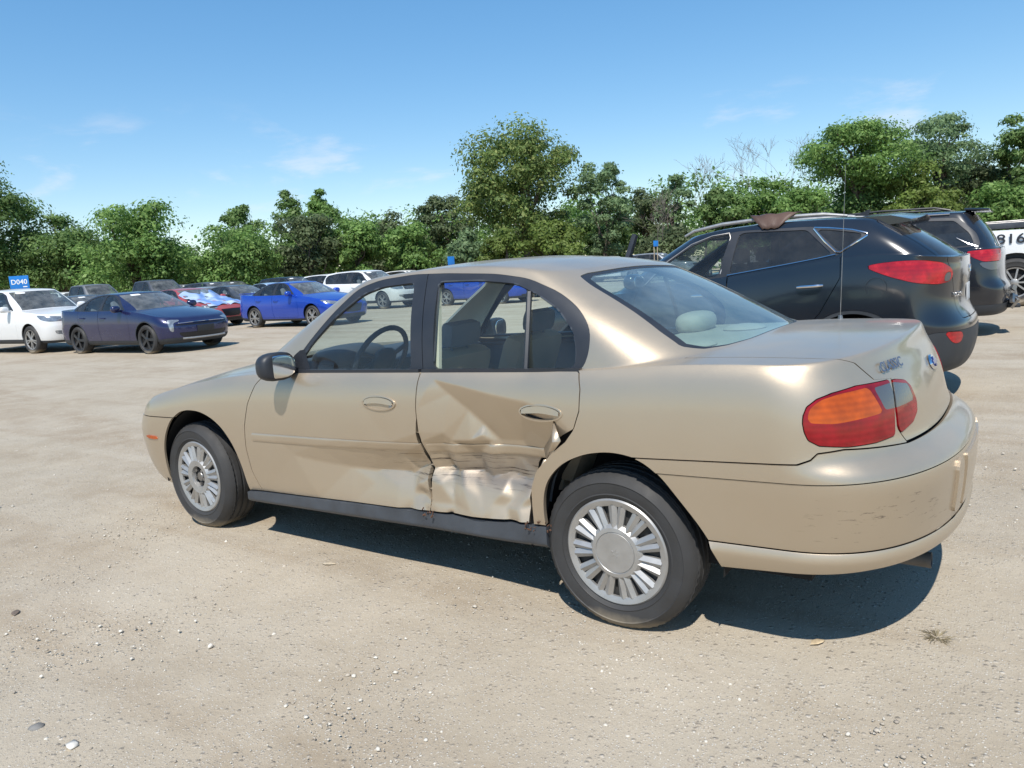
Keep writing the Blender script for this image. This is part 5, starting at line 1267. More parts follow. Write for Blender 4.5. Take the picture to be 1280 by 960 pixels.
JO_F = variant(SUV_F, lamps=[('head_lamp', [(-.45, .96), (-.60, .955), (-1.12, .90), (-1.12, .79), (-.80, .79), (-.60, .84)], 'lamp_front', 1), ('fog_lamp', [(-.86, .56), (-1.10, .55), (-1.08, .47), (-.90, .47)], 'lamp_front', 1), ('tail_lamp', [(3.55, 1.10), (4.0, 1.12), (4.0, .92), (3.7, .93)], 'tail_red', 0)], faces=[('grille', [(-.1, .76), (.40, .77), (.46, .92), (-.1, .93)], 'grille', 1), ('lower_intake', [(-.1, .36), (.42, .36), (.60, .48), (.56, .56), (-.1, .56)], 'grille', 1)], clad=([-1, -.6, .4, 2.4, 3.3, 3.9], [.30, .32, .36, .36, .40, .44]), mcol=1)
jo, jS = row_car(SUV, P_white, JO_F, 'white_crossover', -17.15, 6.35, 185, 'white crossover with black grille, cut by the left edge', 'car')
sticker(jo, jS, .30, .52)
for z_ in (.815, .87): MB().tube([(-.845, -.40, z_), (-.905, -.2, z_), (-.915, 0, z_), (-.905, .2, z_), (-.845, .40, z_)], .008, 6).build('grille_bar', MT('chrome'), jo)
red = copy_tree(sent); recolour(red, P_blue, P_red)
place(red, -19.6, 12.55, 183, 'red sedan whose bonnet and screen are wrapped in blue and white film', 'car')
def film(root, S):
    m, nt, b = mat('wrap_film'); N = nt.nodes.new; L = nt.links.new
    tc = N('ShaderNodeTexCoord'); n = N('ShaderNodeTexNoise'); n.inputs['Scale'].default_value = 1.3; n.inputs['Detail'].default_value = 2; n.inputs['Distortion'].default_value = .6; L(tc.outputs['Object'], n.inputs['Vector'])
    cr = N('ShaderNodeValToRGB'); cr.color_ramp.elements[0].position = .40; cr.color_ramp.elements[0].color = (.16, .27, .55, 1); cr.color_ramp.elements[1].position = .56; cr.color_ramp.elements[1].color = (.46, .55, .66, 1); L(n.outputs[0], cr.inputs[0]); L(cr.outputs[0], b.inputs['Base Color']); b.inputs['Roughness'].default_value = .18
    bp = N('ShaderNodeBump'); bp.inputs['Strength'].default_value = .9; bp.inputs['Distance'].default_value = .03; L(n.outputs[0], bp.inputs['Height']); L(bp.outputs[0], b.inputs['Normal'])
    ib, ir = S.idx['base'], S.idx['roof']; A, F = S.A, S.F; vf = (A[:, 6]-ib)/(ir-ib)
    d = np.maximum(np.maximum(vf-.55+.12*np.sin(A[:, 1]*9), A[:, 0]-.95), np.maximum(.735-A[:, 2]+.03*np.sin(A[:, 1]*7), A[:, 1]-.74))
    q = clip(A, F, d)
    def wr(V, A_):
        V = V.copy(); k = .022*(np.sin(V[:, 0]*11+V[:, 1]*5)+np.sin(V[:, 1]*13-V[:, 0]*6+1))+.03; return V+A_[:, 3:6]*k[:, None]
    panel('wrap_film', q, m, root, both=True, edge=0, f=wr, recalc=True)
film(red, sS)

# ------------------------------------------------------------------ more cars in the rows behind
VC = (4.0021, -3.2632); VYAW = -.6145
def ray(px, depth):
    """ground position seen at horizontal pixel px of the photograph, at a given depth in metres"""
    t = (px-640)/939.95
    return VC[0]+depth*(math.sin(VYAW)+t*math.cos(VYAW)), VC[1]+depth*(math.cos(VYAW)-t*math.sin(VYAW))
def put(proto, old, new, px, depth, deg, label, cat='car', group='cars in the far rows', z=0., s=1.):
    r = copy_tree(proto); recolour(r, old, new); x, y = ray(px, depth); place(r, x, y, deg, label, cat, group, z); r.scale = (s, s, s); return r
def put_at(proto, old, new, x, y, deg, label, cat='car', group='cars in the far rows', z=0., s=1.):
    r = copy_tree(proto); recolour(r, old, new); place(r, x, y, deg, label, cat, group, z); r.scale = (s, s, s); return r
P_lblue = paint('pale_film_paint', (.30, .45, .62), rough=.25, dust=.15)
x_, y_ = ray(155, 39); place(pg, x_, y_, 183, 'grey pickup truck whose cab shows behind the navy sedan', 'pickup', 'cars in the far rows')
x_, y_ = ray(236, 38); place(pd, x_, y_, 182, 'charcoal pickup truck behind the red sedan', 'pickup', 'cars in the far rows')
put(k4, P_navy, P_dark, 150, 26, 184, 'dark blue-grey sedan half hidden right behind the navy sedan')
put(sent, P_blue, P_silver, 298, 36, 182, 'silver sedan far off between the charcoal pickup and the blue sedan')
put(sent, P_blue, P_dark, 338, 31, 182, 'charcoal sedan with its roof showing just left of the blue sedan')
put(jo, P_white, P_dark, 300, 45, 182, 'charcoal SUV in the back row behind the silver sedan')
put(jo, P_white, P_black, 400, 43, 182, 'black SUV in the back row above the blue sedan')
put(sent, P_blue, P_lblue, 378, 38, 182, 'car in pale blue film behind the blue sedan')
put(k4, P_navy, P_grey, 415, 33, 181, 'grey sedan directly behind the blue sedan')
put(jo, P_white, P_white, 452, 44, 181, 'white SUV right of the blue sedan, next to the gold bonnet line')
put(jo, P_white, P_silver, 500, 54, 181, 'silver SUV in the back row right of the white SUV')
put(jo, P_white, P_white, 540, 58, 181, 'white SUV in the back row hidden by the gold roof')
put_at(jo, P_white, P_white, -18.6, 20.6, 181, 'white SUV seen through the front door glass of the gold sedan')
put_at(sent, P_blue, P_blue, -13.2, 21.6, 181, 'blue sedan seen through the rear door glass of the gold sedan', s=1.)
put_at(k4, P_navy, P_dark, -13.0, 25.6, 181, 'charcoal sedan parked past the blue one, seen through the gold sedan')
put(sent, P_blue, P_silver, 745, 52, 181, 'silver car far off above the rear of the gold roof', s=1.08)
put(jo, P_white, P_white, 800, 50, 181, 'white SUV far off left of the blue-black SUV')
put(jo, P_white, P_silver, 860, 46, 181, 'silver SUV seen through the cabin of the blue-black SUV')
put(sent, P_blue, P_red, 815, 56, 181, 'red car far off behind the gold roof', s=1.08)
put(k4, P_navy, P_silver, 40, 33, 184, 'silver sedan behind the white crossover, under the lot sign')

far = [(205, 50, k4, P_navy, P_dark, 'dark sedan roof far behind the charcoal pickup'), (262, 54, jo, P_white, P_grey, 'grey SUV roof in the far row above the red sedan'), (322, 52, jo, P_white, P_dark, 'dark SUV roof in the far row right of the grey SUV roof'),
       (352, 58, jo, P_white, P_silver, 'silver SUV roof far off above the charcoal sedan'), (425, 60, jo, P_white, P_black, 'black SUV roof in the farthest row left of the white SUV'), (475, 62, sent, P_blue, P_silver, 'silver sedan roof in the farthest row above the gold windscreen'),
       (70, 46, jo, P_white, P_grey, 'grey SUV far behind the lot sign'), (112, 52, jo, P_white, P_white, 'white SUV roof far behind the grey pickup')]
for px, D, pr, old, new, lab in far: put(pr, old, new, px, D, 182, lab)
# ------------------------------------------------------------------ lot signs
def sign(px, depth, z0, w, h, txt, deg, label, tilt=0.):
    x, y = ray(px, depth); r = empty('lot_sign', (x, y, 0), R(deg)); tag(r, label, 'sign')
    bl = plain('sign_blue', (.012, .17, .52), .4, var=.08)
    M0 = Matrix.Rotation(R(tilt), 3, 'Y')
    b = MB(); b.box((0, 0, z0+h/2), (w, .02, h), M0, .004).build('board', bl, r)
    for s in (-1, 1): MB().box((s*w*.36, .025, (z0+h*.6)/2), (.05, .03, z0+h*.6), None, .004).build('post', plain('sign_post', (.35, .28, .2), .8, var=.2), r)
    if txt:
        text_mesh('lettering', txt, h*.52, .004, MT('white_print'), r, frame((0, -.016, z0+h*.52), (1, 0, 0), (0, -1, 0)), sx=1.05)
        MB().box((w*.28, -.013, z0+h*.16), (w*.22, .004, h*.07)).build('small_print', MT('white_print'), r)
sign(43, 34, 1.84, .84, .58, 'D040', 38, 'blue lot sign reading D040 above the white crossover', 0)
sign(575, 40, 1.62, .42, .52, '', 75, 'small blue lot sign edge-on above the gold roof')
sign(828, 46, 2.05, .34, .34, '', 60, 'tiny blue lot sign by the front pillar of the blue-black SUV')

# ------------------------------------------------------------------ ground
def ground_material():
    m, nt, b = mat('gravel_dirt'); N = nt.nodes.new; L = nt.links.new
    tc = N('ShaderNodeTexCoord'); P = tc.outputs['Object']
    def noise(scale, det=6, rough=.6, dist=0., vec=None):
        n = N('ShaderNodeTexNoise'); n.inputs['Scale'].default_value = scale; n.inputs['Detail'].default_value = det; n.inputs['Roughness'].default_value = rough; n.inputs['Distortion'].default_value = dist; L(vec or P, n.inputs['Vector']); return n.outputs[0]
    def rng(s, a, b_, c=0., d=1.):
        r = N('ShaderNodeMapRange'); r.inputs[1].default_value = a; r.inputs[2].default_value = b_; r.inputs[3].default_value = c; r.inputs[4].default_value = d; L(s, r.inputs[0]); return r.outputs[0]
    def mix(f, a, b_, t='MIX'):
        x = N('ShaderNodeMix'); x.data_type = 'RGBA'; x.blend_type = t
        if hasattr(f, 'name'): L(f, x.inputs[0])
        else: x.inputs[0].default_value = f
        for k, v in ((6, a), (7, b_)):
            if hasattr(v, 'name'): L(v, x.inputs[k])
            else: x.inputs[k].default_value = (*v, 1)
        return x.outputs[2]
    mp = N('ShaderNodeMapping'); mp.inputs['Rotation'].default_value = (0, 0, R(14)); mp.inputs['Scale'].default_value = (.22, 1.5, 1); L(P, mp.inputs[0])
    big = noise(.45, 5, .6, .3); track = noise(.9, 4, .55, .5, mp.outputs[0]); mid = noise(3.2, 7, .68, .2)
    c = mix(rng(big, .36, .64), (.365, .298, .212), (.462, .400, .310))
    c = mix(rng(track, .46, .62, 0, .75), c, (.315, .240, .160))
    c = mix(rng(mid, .42, .70, 0, .65), c, (.50, .43, .33))
    # pebbles of three sizes
    hs = []
    for sc_, amt, den in ((44, .55, .78), (100, .80, .58), (220, .85, .50), (135, .8, .84)):
        v = N('ShaderNodeTexVoronoi'); v.inputs['Scale'].default_value = sc_; v.inputs['Randomness'].default_value = 1; L(P, v.inputs['Vector'])
        sp = N('ShaderNodeSeparateColor'); L(v.outputs['Color'], sp.inputs[0])
        dome = rng(v.outputs['Distance'], .12, .42, 1, 0)
        pres = rng(sp.outputs[0], den, den+.04)
        mk = N('ShaderNodeMath'); mk.operation = 'MULTIPLY'; L(dome, mk.inputs[0]); L(pres, mk.inputs[1])
        patch = rng(noise(1.1+sc_*.012, 5, .65), .40, .60, .5, 1)
        mk2 = N('ShaderNodeMath'); mk2.operation = 'MULTIPLY'; L(mk.outputs[0], mk2.inputs[0]); L(patch, mk2.inputs[1])
        cr = N('ShaderNodeValToRGB'); e = cr.color_ramp.elements; e[0].position = 0; e[0].color = (.22, .185, .15, 1); e[1].position = 1; e[1].color = (.74, .70, .63, 1)
        q = cr.color_ramp.elements.new(.5); q.color = (.46, .40, .325, 1); q = cr.color_ramp.elements.new(.85); q.color = (.55, .49, .41, 1)
        L(sp.outputs[1], cr.inputs[0])
        if sc_ == 135: e[0].color = (.62, .59, .53, 1); e[1].color = (.78, .76, .71, 1); e[2].color = e[3].color = (.70, .67, .61, 1)
        f = N('ShaderNodeMath'); f.operation = 'MULTIPLY'; f.inputs[1].default_value = amt; f.use_clamp = True
        st = rng(mk2.outputs[0], .15, .4); L(st, f.inputs[0])
        c = mix(f.outputs[0], c, cr.outputs[0]); hs.append((mk2.outputs[0], .42/sc_))
    fine = noise(420, 3, .7); c = mix(rng(fine, .40, .56, .35, 0), c, (.29, .24, .18)); c = mix(rng(fine, .60, .72, 0, .5), c, (.70, .64, .55))
    L(c, b.inputs['Base Color']); b.inputs['Roughness'].default_value = .95; b.inputs['Specular IOR Level'].default_value = .2
    acc = None
    for s, k in hs+[(mid, .016), (noise(14, 5, .65), .007), (fine, .0018)]:
        mu = N('ShaderNodeMath'); mu.operation = 'MULTIPLY'; mu.inputs[1].default_value = k; L(s, mu.inputs[0])
        if acc is None: acc = mu.outputs[0]
        else:
            a = N('ShaderNodeMath'); a.operation = 'ADD'; L(acc, a.inputs[0]); L(mu.outputs[0], a.inputs[1]); acc = a.outputs[0]
    bp = N('ShaderNodeBump'); bp.inputs['Strength'].default_value = .75; bp.inputs['Distance'].default_value = 1.; L(acc, bp.inputs['Height']); L(bp.outputs[0], b.inputs['Normal'])
    return m
def build_ground():
    def ax(c0, c1, fine, far):
        a = np.arange(c0, c1, fine); out = []; d = fine
        x = c1
        while x < far: out.append(x); d *= 1.16; x += d
        lo = []; d = fine; x = c0-fine
        while x > -far: lo.append(x); d *= 1.16; x -= d
        return np.array(lo[::-1]+list(a)+out)
    xs = ax(-4.5, 7.0, .06, 1500); ys = ax(-4.2, 4.0, .06, 1500)
    X, Y = np.meshgrid(xs, ys, indexing='ij'); rs = np.random.RandomState(2); Zg = np.zeros_like(X)
    for k in range(26):
        w = rs.uniform(.8, 9); a = rs.uniform(0, 6.28); Zg += np.sin(X*w*np.cos(a)+Y*w*np.sin(a)+rs.uniform(0, 6.28))*.0045/(w**.6)
    near = np.exp(-(np.maximum(0, np.hypot(X-2, Y)-5)/6)**2); Zg = Zg*near
    Zg = np.minimum(Zg, .006)-.004
    V = np.stack([X, Y, Zg], -1).reshape(-1, 3); n, m = X.shape
    a = (np.arange(n-1)[:, None]*m+np.arange(m-1)[None]).ravel(); F = np.stack([a, a+m, a+m+1, a+1], 1)
    o = link('ground', npmesh('ground', V, F), ground_material()); tag(o, kind='structure')
build_ground()
_ico_v = None
def rock_mesh(rs, N, pos, size, flat=.6, octa=False):
    bm = bmesh.new()
    if octa:
        q = [bm.verts.new(p) for p in ((1, 0, 0), (-1, 0, 0), (0, 1, 0), (0, -1, 0), (0, 0, 1), (0, 0, -1))]
        for f in ((0, 2, 4), (2, 1, 4), (1, 3, 4), (3, 0, 4), (2, 0, 5), (1, 2, 5), (3, 1, 5), (0, 3, 5)): bm.faces.new([q[i] for i in f])
    else: bmesh.ops.create_icosphere(bm, subdivisions=1, radius=1)
    bm.verts.ensure_lookup_table(); v0 = np.array([v.co[:] for v in bm.verts]); bm.verts.index_update(); f0 = np.array([[v.index for v in f.verts] for f in bm.faces]); bm.free()
    k = len(v0); V = np.repeat(v0[None], N, 0)*(1+rs.uniform(-.28, .28, (N, k, 1)))
    V *= np.stack([rs.uniform(.7, 1.3, N), rs.uniform(.7, 1.3, N), rs.uniform(.35, .8, N)*flat/.6], 1)[:, None]
    a = rs.uniform(0, 6.28, N); c, s = np.cos(a)[:, None], np.sin(a)[:, None]
    V = np.stack([V[..., 0]*c-V[..., 1]*s, V[..., 0]*s+V[..., 1]*c, V[..., 2]], -1)*size[:, None, None]
    V += pos[:, None]; F = f0[None]+(np.arange(N)*k)[:, None, None]
    return V.reshape(-1, 3), F.reshape(-1, 3)
def stone_material():
    m, nt, b = mat('loose_stone'); N = nt.nodes.new; L = nt.links.new
    g = N('ShaderNodeNewGeometry'); cr = N('ShaderNodeValToRGB'); e = cr.color_ramp.elements; e[0].color = (.33, .28, .225, 1); e[1].color = (.68, .63, .54, 1)
    q = e.new(.35); q.color = (.42, .36, .285, 1); q = e.new(.65); q.color = (.58, .53, .45, 1)
    L(g.outputs['Random Per Island'], cr.inputs[0]); L(cr.outputs[0], b.inputs['Base Color']); b.inputs['Roughness'].default_value = .9
    return m
M_['stone'] = stone_material()
def gravel():
    rs = np.random.RandomState(11); N = 32000
    # thicker in worn patches
    P = np.empty((0, 2))
    while len(P) < N:
        q = np.stack([rs.uniform(-5, 7.5, 20000), rs.uniform(-3.6, 3.0, 20000)], 1)
        w = .25+.75*(np.sin(q[:, 0]*1.7+np.sin(q[:, 1]*2.1)*1.4)*np.sin(q[:, 1]*2.3+q[:, 0]*.6) > .1)
        keep = rs.uniform(size=len(q)) < w*np.clip(1.7-np.hypot(q[:, 0]-3.0, q[:, 1]+1.8)*.33, .12, 1)
        P = np.concatenate([P, q[keep]])
    P = P[:N]; size = np.clip(np.exp(rs.normal(-5.88, .46, N)), .0015, .015)
    pos = np.stack([P[:, 0], P[:, 1], size*.15-.003], 1)
    sm = size < .006; V, F = rock_mesh(rs, int(sm.sum()), pos[sm], size[sm], octa=True); V2, F2 = rock_mesh(rs, int((~sm).sum()), pos[~sm], size[~sm]); F = np.concatenate([F, F2+len(V)]); V = np.concatenate([V, V2])
    tag(link('gravel', npmesh('gravel', V, F, smooth=False), M_['stone']), 'loose pale gravel scattered over the dirt in front of the gold sedan', 'gravel', kind='stuff')
gravel()
def lone_stone(x, y, s, flat, c, label, seed):
    rs = np.random.RandomState(seed); V, F = rock_mesh(rs, 1, np.array([[0, 0, s*.2*flat/.6]]), np.array([s]), flat)
    o = link('stone', npmesh('stone', V, F, smooth=False), plain('stone_%d' % seed, c, .9, var=.2, vscale=40)); o.location = (x, y, 0); tag(o, label, 'stone', 'stones on the dirt')
lone_stone(1.33, -2.33, .030, .25, (.20, .19, .175), 'flat dark grey stone near the lower left corner', 3)
lone_stone(1.55, -2.32, .017, .6, (.66, .62, .55), 'small pale stone right below the flat dark stone', 4)
lone_stone(1.37, -1.71, .014, .6, (.62, .57, .50), 'pale pebble in the left of the dirt, well above the flat dark stone', 5)
def leaf(x, y, l, a, c, label):
    b = MB(); pts = [(-.5, 0), (-.2, .22), (.15, .2), (.5, 0), (.15, -.2), (-.2, -.22)]
    vs = [b.bm.verts.new((p[0]*l, p[1]*l, .006+.10*l*abs(p[1])*3)) for p in pts]; ce = [b.bm.verts.new((t*l, 0, .005)) for t in (-.2, .15)]
    for f in ((0, 1, 'a'), ('a', 1, 2, 'b'), ('b', 2, 3), (3, 4, 'b'), ('b', 4, 5, 'a'), ('a', 5, 0)): b.bm.faces.new([ce[0] if i == 'a' else ce[1] if i == 'b' else vs[i] for i in f])
    o = b.build('dry_leaf', plain('dry_leaf', c, .8, var=.2, vscale=60), None, sharp=80); o.location = (x, y, 0); o.rotation_euler = (0, 0, a); md = o.modifiers.new('thickness', 'SOLIDIFY'); md.thickness = .001; tag(o, label, 'leaf', 'leaves on the dirt')
leaf(1.16, -.91, .075, .4, (.62, .52, .38), 'pale dry leaf lying in the sun between the wheels of the gold sedan')
leaf(3.40, -.62, .07, 1.0, (.60, .47, .30), 'tan dry leaf lying behind the gold sedan rear wheel')
leaf(3.20, -1.86, .05, 2.0, (.24, .17, .11), 'brown dry leaf in the bottom middle of the dirt')
leaf(.26, -1.96, .07, 2.6, (.16, .12, .09), 'dark curled leaf at the left edge of the dirt')
def tuft():
    rs = random.Random(3); b = MB()
    for k in range(60):
        a = rs.uniform(0, 6.28); r0 = rs.uniform(0, .03); l = rs.uniform(.015, .05); d = Vector((math.cos(a), math.sin(a), rs.uniform(.15, .7)))
        p = Vector((r0*math.cos(a), r0*math.sin(a), 0)); b.tube([p, p+d*l*.6, p+d*l+Vector((0, 0, -l*.35))], [.0016, .0013, .0005], 3)
    o = b.build('grass_tuft', plain('dry_grass', (.22, .18, .11), .9, var=.3, vscale=40)); o.location = (3.75, -.39, 0); tag(o, 'dry brown grass tuft in the dirt behind the gold sedan', 'plant')
tuft()

# ------------------------------------------------------------------ trees
def leaf_material(name, c1, c2, c3, tr=.48):
    m = bpy.data.materials.new(name); m.use_nodes = True; nt = m.node_tree; nt.nodes.clear(); N = nt.nodes.new; L = nt.links.new
    g = N('ShaderNodeNewGeometry'); cr = N('ShaderNodeValToRGB'); e = cr.color_ramp.elements; e[0].color = (*c1, 1); e[1].color = (*c3, 1); q = e.new(.55); q.color = (*c2, 1)
    L(g.outputs['Random Per Island'], cr.inputs[0])
    tc = N('ShaderNodeTexCoord'); n = N('ShaderNodeTexNoise'); n.inputs['Scale'].default_value = .45; n.inputs['Detail'].default_value = 3; L(tc.outputs['Object'], n.inputs['Vector'])
    r = N('ShaderNodeMapRange'); r.inputs[1].default_value = .3; r.inputs[2].default_value = .7; r.inputs[3].default_value = .72; r.inputs[4].default_value = 1.28; L(n.outputs[0], r.inputs[0])
    hs = N('ShaderNodeHueSaturation'); L(cr.outputs[0], hs.inputs['Color']); L(r.outputs[0], hs.inputs['Value'])
    d = N('ShaderNodeBsdfPrincipled'); d.inputs['Roughness'].default_value = .55; d.inputs['Specular IOR Level'].default_value = .3; L(hs.outputs[0], d.inputs['Base Color'])
    t = N('ShaderNodeBsdfTranslucent'); L(hs.outputs[0], t.inputs[0])
    mx = N('ShaderNodeMixShader'); mx.inputs[0].default_value = tr; L(d.outputs[0], mx.inputs[1]); L(t.outputs[0], mx.inputs[2])
    o = N('ShaderNodeOutputMaterial'); L(mx.outputs[0], o.inputs[0]); return m
LEAF = dict(oak=leaf_material('leaf_oak', (0.098, 0.175, 0.053), (0.160, 0.258, 0.079), (0.255, 0.352, 0.122)), bush=leaf_material('leaf_bush', (0.110, 0.205, 0.055), (0.184, 0.310, 0.081), (0.299, 0.435, 0.135)),
  feather=leaf_material('leaf_feather', (0.131, 0.207, 0.102), (0.194, 0.291, 0.137), (0.300, 0.396, 0.194)), lime=leaf_material('leaf_lime', (.12, .18, .04), (.18, .25, .055), (.26, .32, .09)), grey=leaf_material('leaf_grey', (.095, .135, .060), (.140, .185, .085), (.20, .235, .120)),
  main=leaf_material('leaf_main', (0.108, 0.176, 0.049), (0.182, 0.258, 0.075), (0.336, 0.376, 0.125)))
BARK = plain('bark', (.10, .080, .062), .95, bump=1., bscale=25, var=.3, vscale=4); BARK_D = plain('dead_bark', (.17, .145, .125), .95, var=.3, vscale=4)
def leaves(rs, C, Rr, per, ls, out=.9):
    """leaf-sized faces round lobes: centres C (n,3), radii Rr (n,3)"""
    n = len(C); k = n*per
    d = rs.normal(size=(n, per, 3)); d /= np.linalg.norm(d, axis=2)[..., None]
    d[..., 2] = np.where((d[..., 2] < -.3) & (rs.uniform(size=d.shape[:2]) < .65), -d[..., 2], d[..., 2])
    rad = rs.uniform(.3, 1, (n, per, 1))**.5*(1+.20*rs.normal(size=(n, per, 1)))
    p = (C[:, None]+d*Rr[:, None]*rad).reshape(-1, 3); nn = (d*out+rs.normal(size=d.shape)*.38).reshape(-1, 3); nn[:, 2] += .25; nn /= np.linalg.norm(nn, axis=1)[:, None]
    t = np.cross(nn, rs.normal(size=nn.shape)); t /= np.maximum(1e-6, np.linalg.norm(t, axis=1))[:, None]; b = np.cross(nn, t)
    s = (ls*np.exp(rs.normal(0, .3, k)))[:, None]
    V = np.stack([p-t*s, p+b*s*.52-nn*s*.12, p+t*s, p-b*s*.52-nn*s*.12], 1).reshape(-1, 3); F = np.arange(k*4).reshape(-1, 4)
    return V, F
def limb_path(rs, a, b, n=5, wob=.12):
    a, b = np.array(a, float), np.array(b, float); L_ = np.linalg.norm(b-a); out = []
    for i in range(n+1):
        t = i/n; p = a+(b-a)*t; p[2] += L_*.10*math.sin(math.pi*t); p[:] += rs.normal(size=3)*L_*wob*.35*math.sin(math.pi*t); out.append(Vector(p))
    return out
def tree(name, x, y, H, W, kind, label, seed, base=.18, lobes=34, per=150, ls=.26, shape='round', group='trees along the back of the lot', trunk=None, cat='tree', flat=1.0):
    rs = np.random.RandomState(seed); r = empty(name, (x, y, 0)); tag(r, label, cat, group)
    zc = H*(base+(1-base)/2); hz = H*(1-base)/2
    C = []; R_ = []
    lobes = int(lobes*1.55)
    while len(C) < lobes:
        q = rs.uniform(-1, 1, 3); l = np.linalg.norm(q)
        if l > 1 or (l < .45 and rs.uniform() < .6): continue
        k = 1.0
        if shape == 'flat': k = np.clip(1.15-abs(q[2]-.25)*.5, .4, 1); q[2] = q[2]*.8+.15
        elif shape == 'cone': k = np.clip(1.05-(q[2]+1)*.42, .18, 1)
        elif shape == 'vase': k = np.clip(.55+(q[2]+1)*.28, .4, 1)
        elif shape == 'dome': q[2] = abs(q[2])*1.5-.75 if rs.uniform() < .6 else q[2]
        C.append((q[0]*W/2*k*.82, q[1]*W/2*k*.82, zc+q[2]*hz*.86)); s = rs.uniform(.08, .21)*W*(.75 if shape == 'cone' else 1); R_.append((s, s, s*rs.uniform(.55, .85)*flat))
    C = np.array(C); R_ = np.array(R_)
    n_ = int(per*1.9); V, F = leaves(rs, C, R_, n_, ls*.50); V[:, 2] = np.maximum(V[:, 2], .05)
    link('crown', npmesh(name+'_crown', V, F, smooth=False), LEAF[kind], r)
    tr_ = trunk or W*.035; b = MB(); top = H*(base+.25)
    path = limb_path(rs, (0, 0, -.2), (rs.normal()*W*.04, rs.normal()*W*.04, top), 6, .06); b.tube(path, [tr_*(1.25-.6*i/6) for i in range(7)], 8)
    order = np.argsort(-C[:, 2]+rs.uniform(-1, 1, len(C))*H*.5)[:9]
    for i in order:
        k = rs.randint(2, 6); b.tube(limb_path(rs, path[k], C[i], 5, .14), [tr_*(.55-.09*j) for j in range(6)], 6)
    b.build('trunk', BARK, r)
    return r
def bare_tree(x, y, H, label, seed, spread=.5):
    rs = random.Random(seed); r = empty('bare_tree', (x, y, 0)); tag(r, label, 'tree', 'trees along the back of the lot'); b = MB()
    def grow(p, d, l, rad, dep):
        pts = [p]; rr = [rad]; q = p.copy(); dd = d.copy()
        for i in range(3):
            dd = (dd+Vector((rs.gauss(0, .14), rs.gauss(0, .14), rs.gauss(.03, .08)))).normalized(); q = q+dd*(l/3); pts.append(q.copy()); rr.append(rad*(1-.16*(i+1)))
        b.tube(pts, rr, 5 if dep > 1 else 4, caps=False)
        if dep >= 5: return
        for k in range(rs.choice((2, 3, 3))):
            ax = Vector((rs.gauss(0, 1), rs.gauss(0, 1), rs.gauss(0, .3))).normalized(); nd = (dd+ax*rs.uniform(spread*.7, spread*1.5)).normalized(); grow(pts[rs.choice((2, 3, 3))].copy(), nd, l*rs.uniform(.58, .8), max(.010, rr[-1]*.66), dep+1)
    grow(Vector((0, 0, -.2)), Vector((rs.gauss(0, .05), rs.gauss(0, .05), 1)), H*.34, H*.012, 0)
    b.build('branches', BARK_D, r)
def T(px, topy, wpx, D, kind, label, seed, **k):
    x, y = ray(px, D); s = 939.95/D
    hy = 375.4-px*.0656; H = 1.40+(hy-topy)/s; return tree(k.pop('name', 'tree'), x, y, H*1.02, wpx/s*1.12, kind, label, seed, **k)
T(8, 198, 120, 58, 'oak', 'tall dark leafy tree at the left edge above the lot sign', 1, base=.05, lobes=46, per=150, ls=.25)
T(100, 250, 105, 60, 'oak', 'dark round tree second from the left edge', 2, base=.05, lobes=40, ls=.24, shape='dome')
T(190, 246, 135, 58, 'bush', 'broad domed tree standing left of the gap of open sky', 3, base=.04, lobes=46, ls=.25, shape='dome')
T(258, 300, 60, 66, 'bush', 'low bushy tree in the gap of open sky', 4, base=.02, lobes=24, per=120)
T(312, 283, 105, 58, 'bush', 'low light green tree just right of the gap of open sky', 5, base=.03, lobes=36, ls=.24, shape='dome')
T(322, 256, 60, 74, 'oak', 'small dark tree with its top above the low light green one', 6, base=.1, lobes=26)
T(383, 231, 72, 72, 'oak', 'pointed tree, taller left one of the pair above the blue sedan', 7, base=.05, lobes=34, shape='cone')
T(422, 231, 74, 71, 'bush', 'pointed lighter tree, right one of the pair above the blue sedan', 8, base=.05, lobes=34, shape='cone')
T(402, 262, 74, 60, 'grey', 'brownish tree in front of the pointed pair', 9, base=.05, lobes=26, per=130)
T(455, 268, 76, 62, 'bush', 'bushy tree right of the pointed pair', 10, base=.03, lobes=32)
T(497, 262, 78, 70, 'grey', 'grey-green tree left of the middle of the row', 11, base=.04, lobes=30)
T(530, 276, 74, 62, 'bush', 'low green tree above the gold front door', 12, base=.02, lobes=30)
T(572, 246, 84, 72, 'grey', 'grey-green tree half hidden by the tallest tree', 13, base=.05, lobes=32)
T(596, 286, 52, 58, 'feather', 'small blue-green tree below the left side of the tallest tree', 14, base=.02, lobes=22, per=130)
T(666, 160, 150, 62, 'main', 'tallest tree of the row with a broad full crown', 15, base=.14, lobes=58, per=190, ls=.25, trunk=.34, cat='tree')
T(700, 276, 74, 56, 'lime', 'yellow-green bushy tree at the foot of the tallest tree', 16, base=.0, lobes=26)
T(640, 292, 64, 54, 'lime', 'small yellow-green tree in front of the tallest trunk', 17, base=.0, lobes=18, per=110)
T(768, 196, 70, 60, 'feather', 'slender feathery tree with a visible straight trunk', 18, base=.12, lobes=30, per=130, ls=.22, trunk=.11, flat=.85)
T(765, 262, 66, 66, 'oak', 'dark low tree behind the slender feathery trunk', 19, base=.05, lobes=24)
T(815, 232, 62, 68, 'grey', 'grey-green airy tree right of the slender feathery one', 20, base=.12, lobes=20, per=120)
T(850, 218, 48, 64, 'feather', 'sparse pale tree left of the bare trunks', 21, base=.3, lobes=12, per=110)
T(842, 285, 80, 58, 'grey', 'low dry thorny tree above the blue-black SUV front', 22, base=.0, lobes=24, per=110)
T(912, 226, 66, 60, 'oak', 'dark bushy tree right of the bare trunks', 23, base=.02, lobes=28)
T(965, 222, 78, 62, 'bush', 'mid green tree below the bare crowns', 24, base=.02, lobes=30)
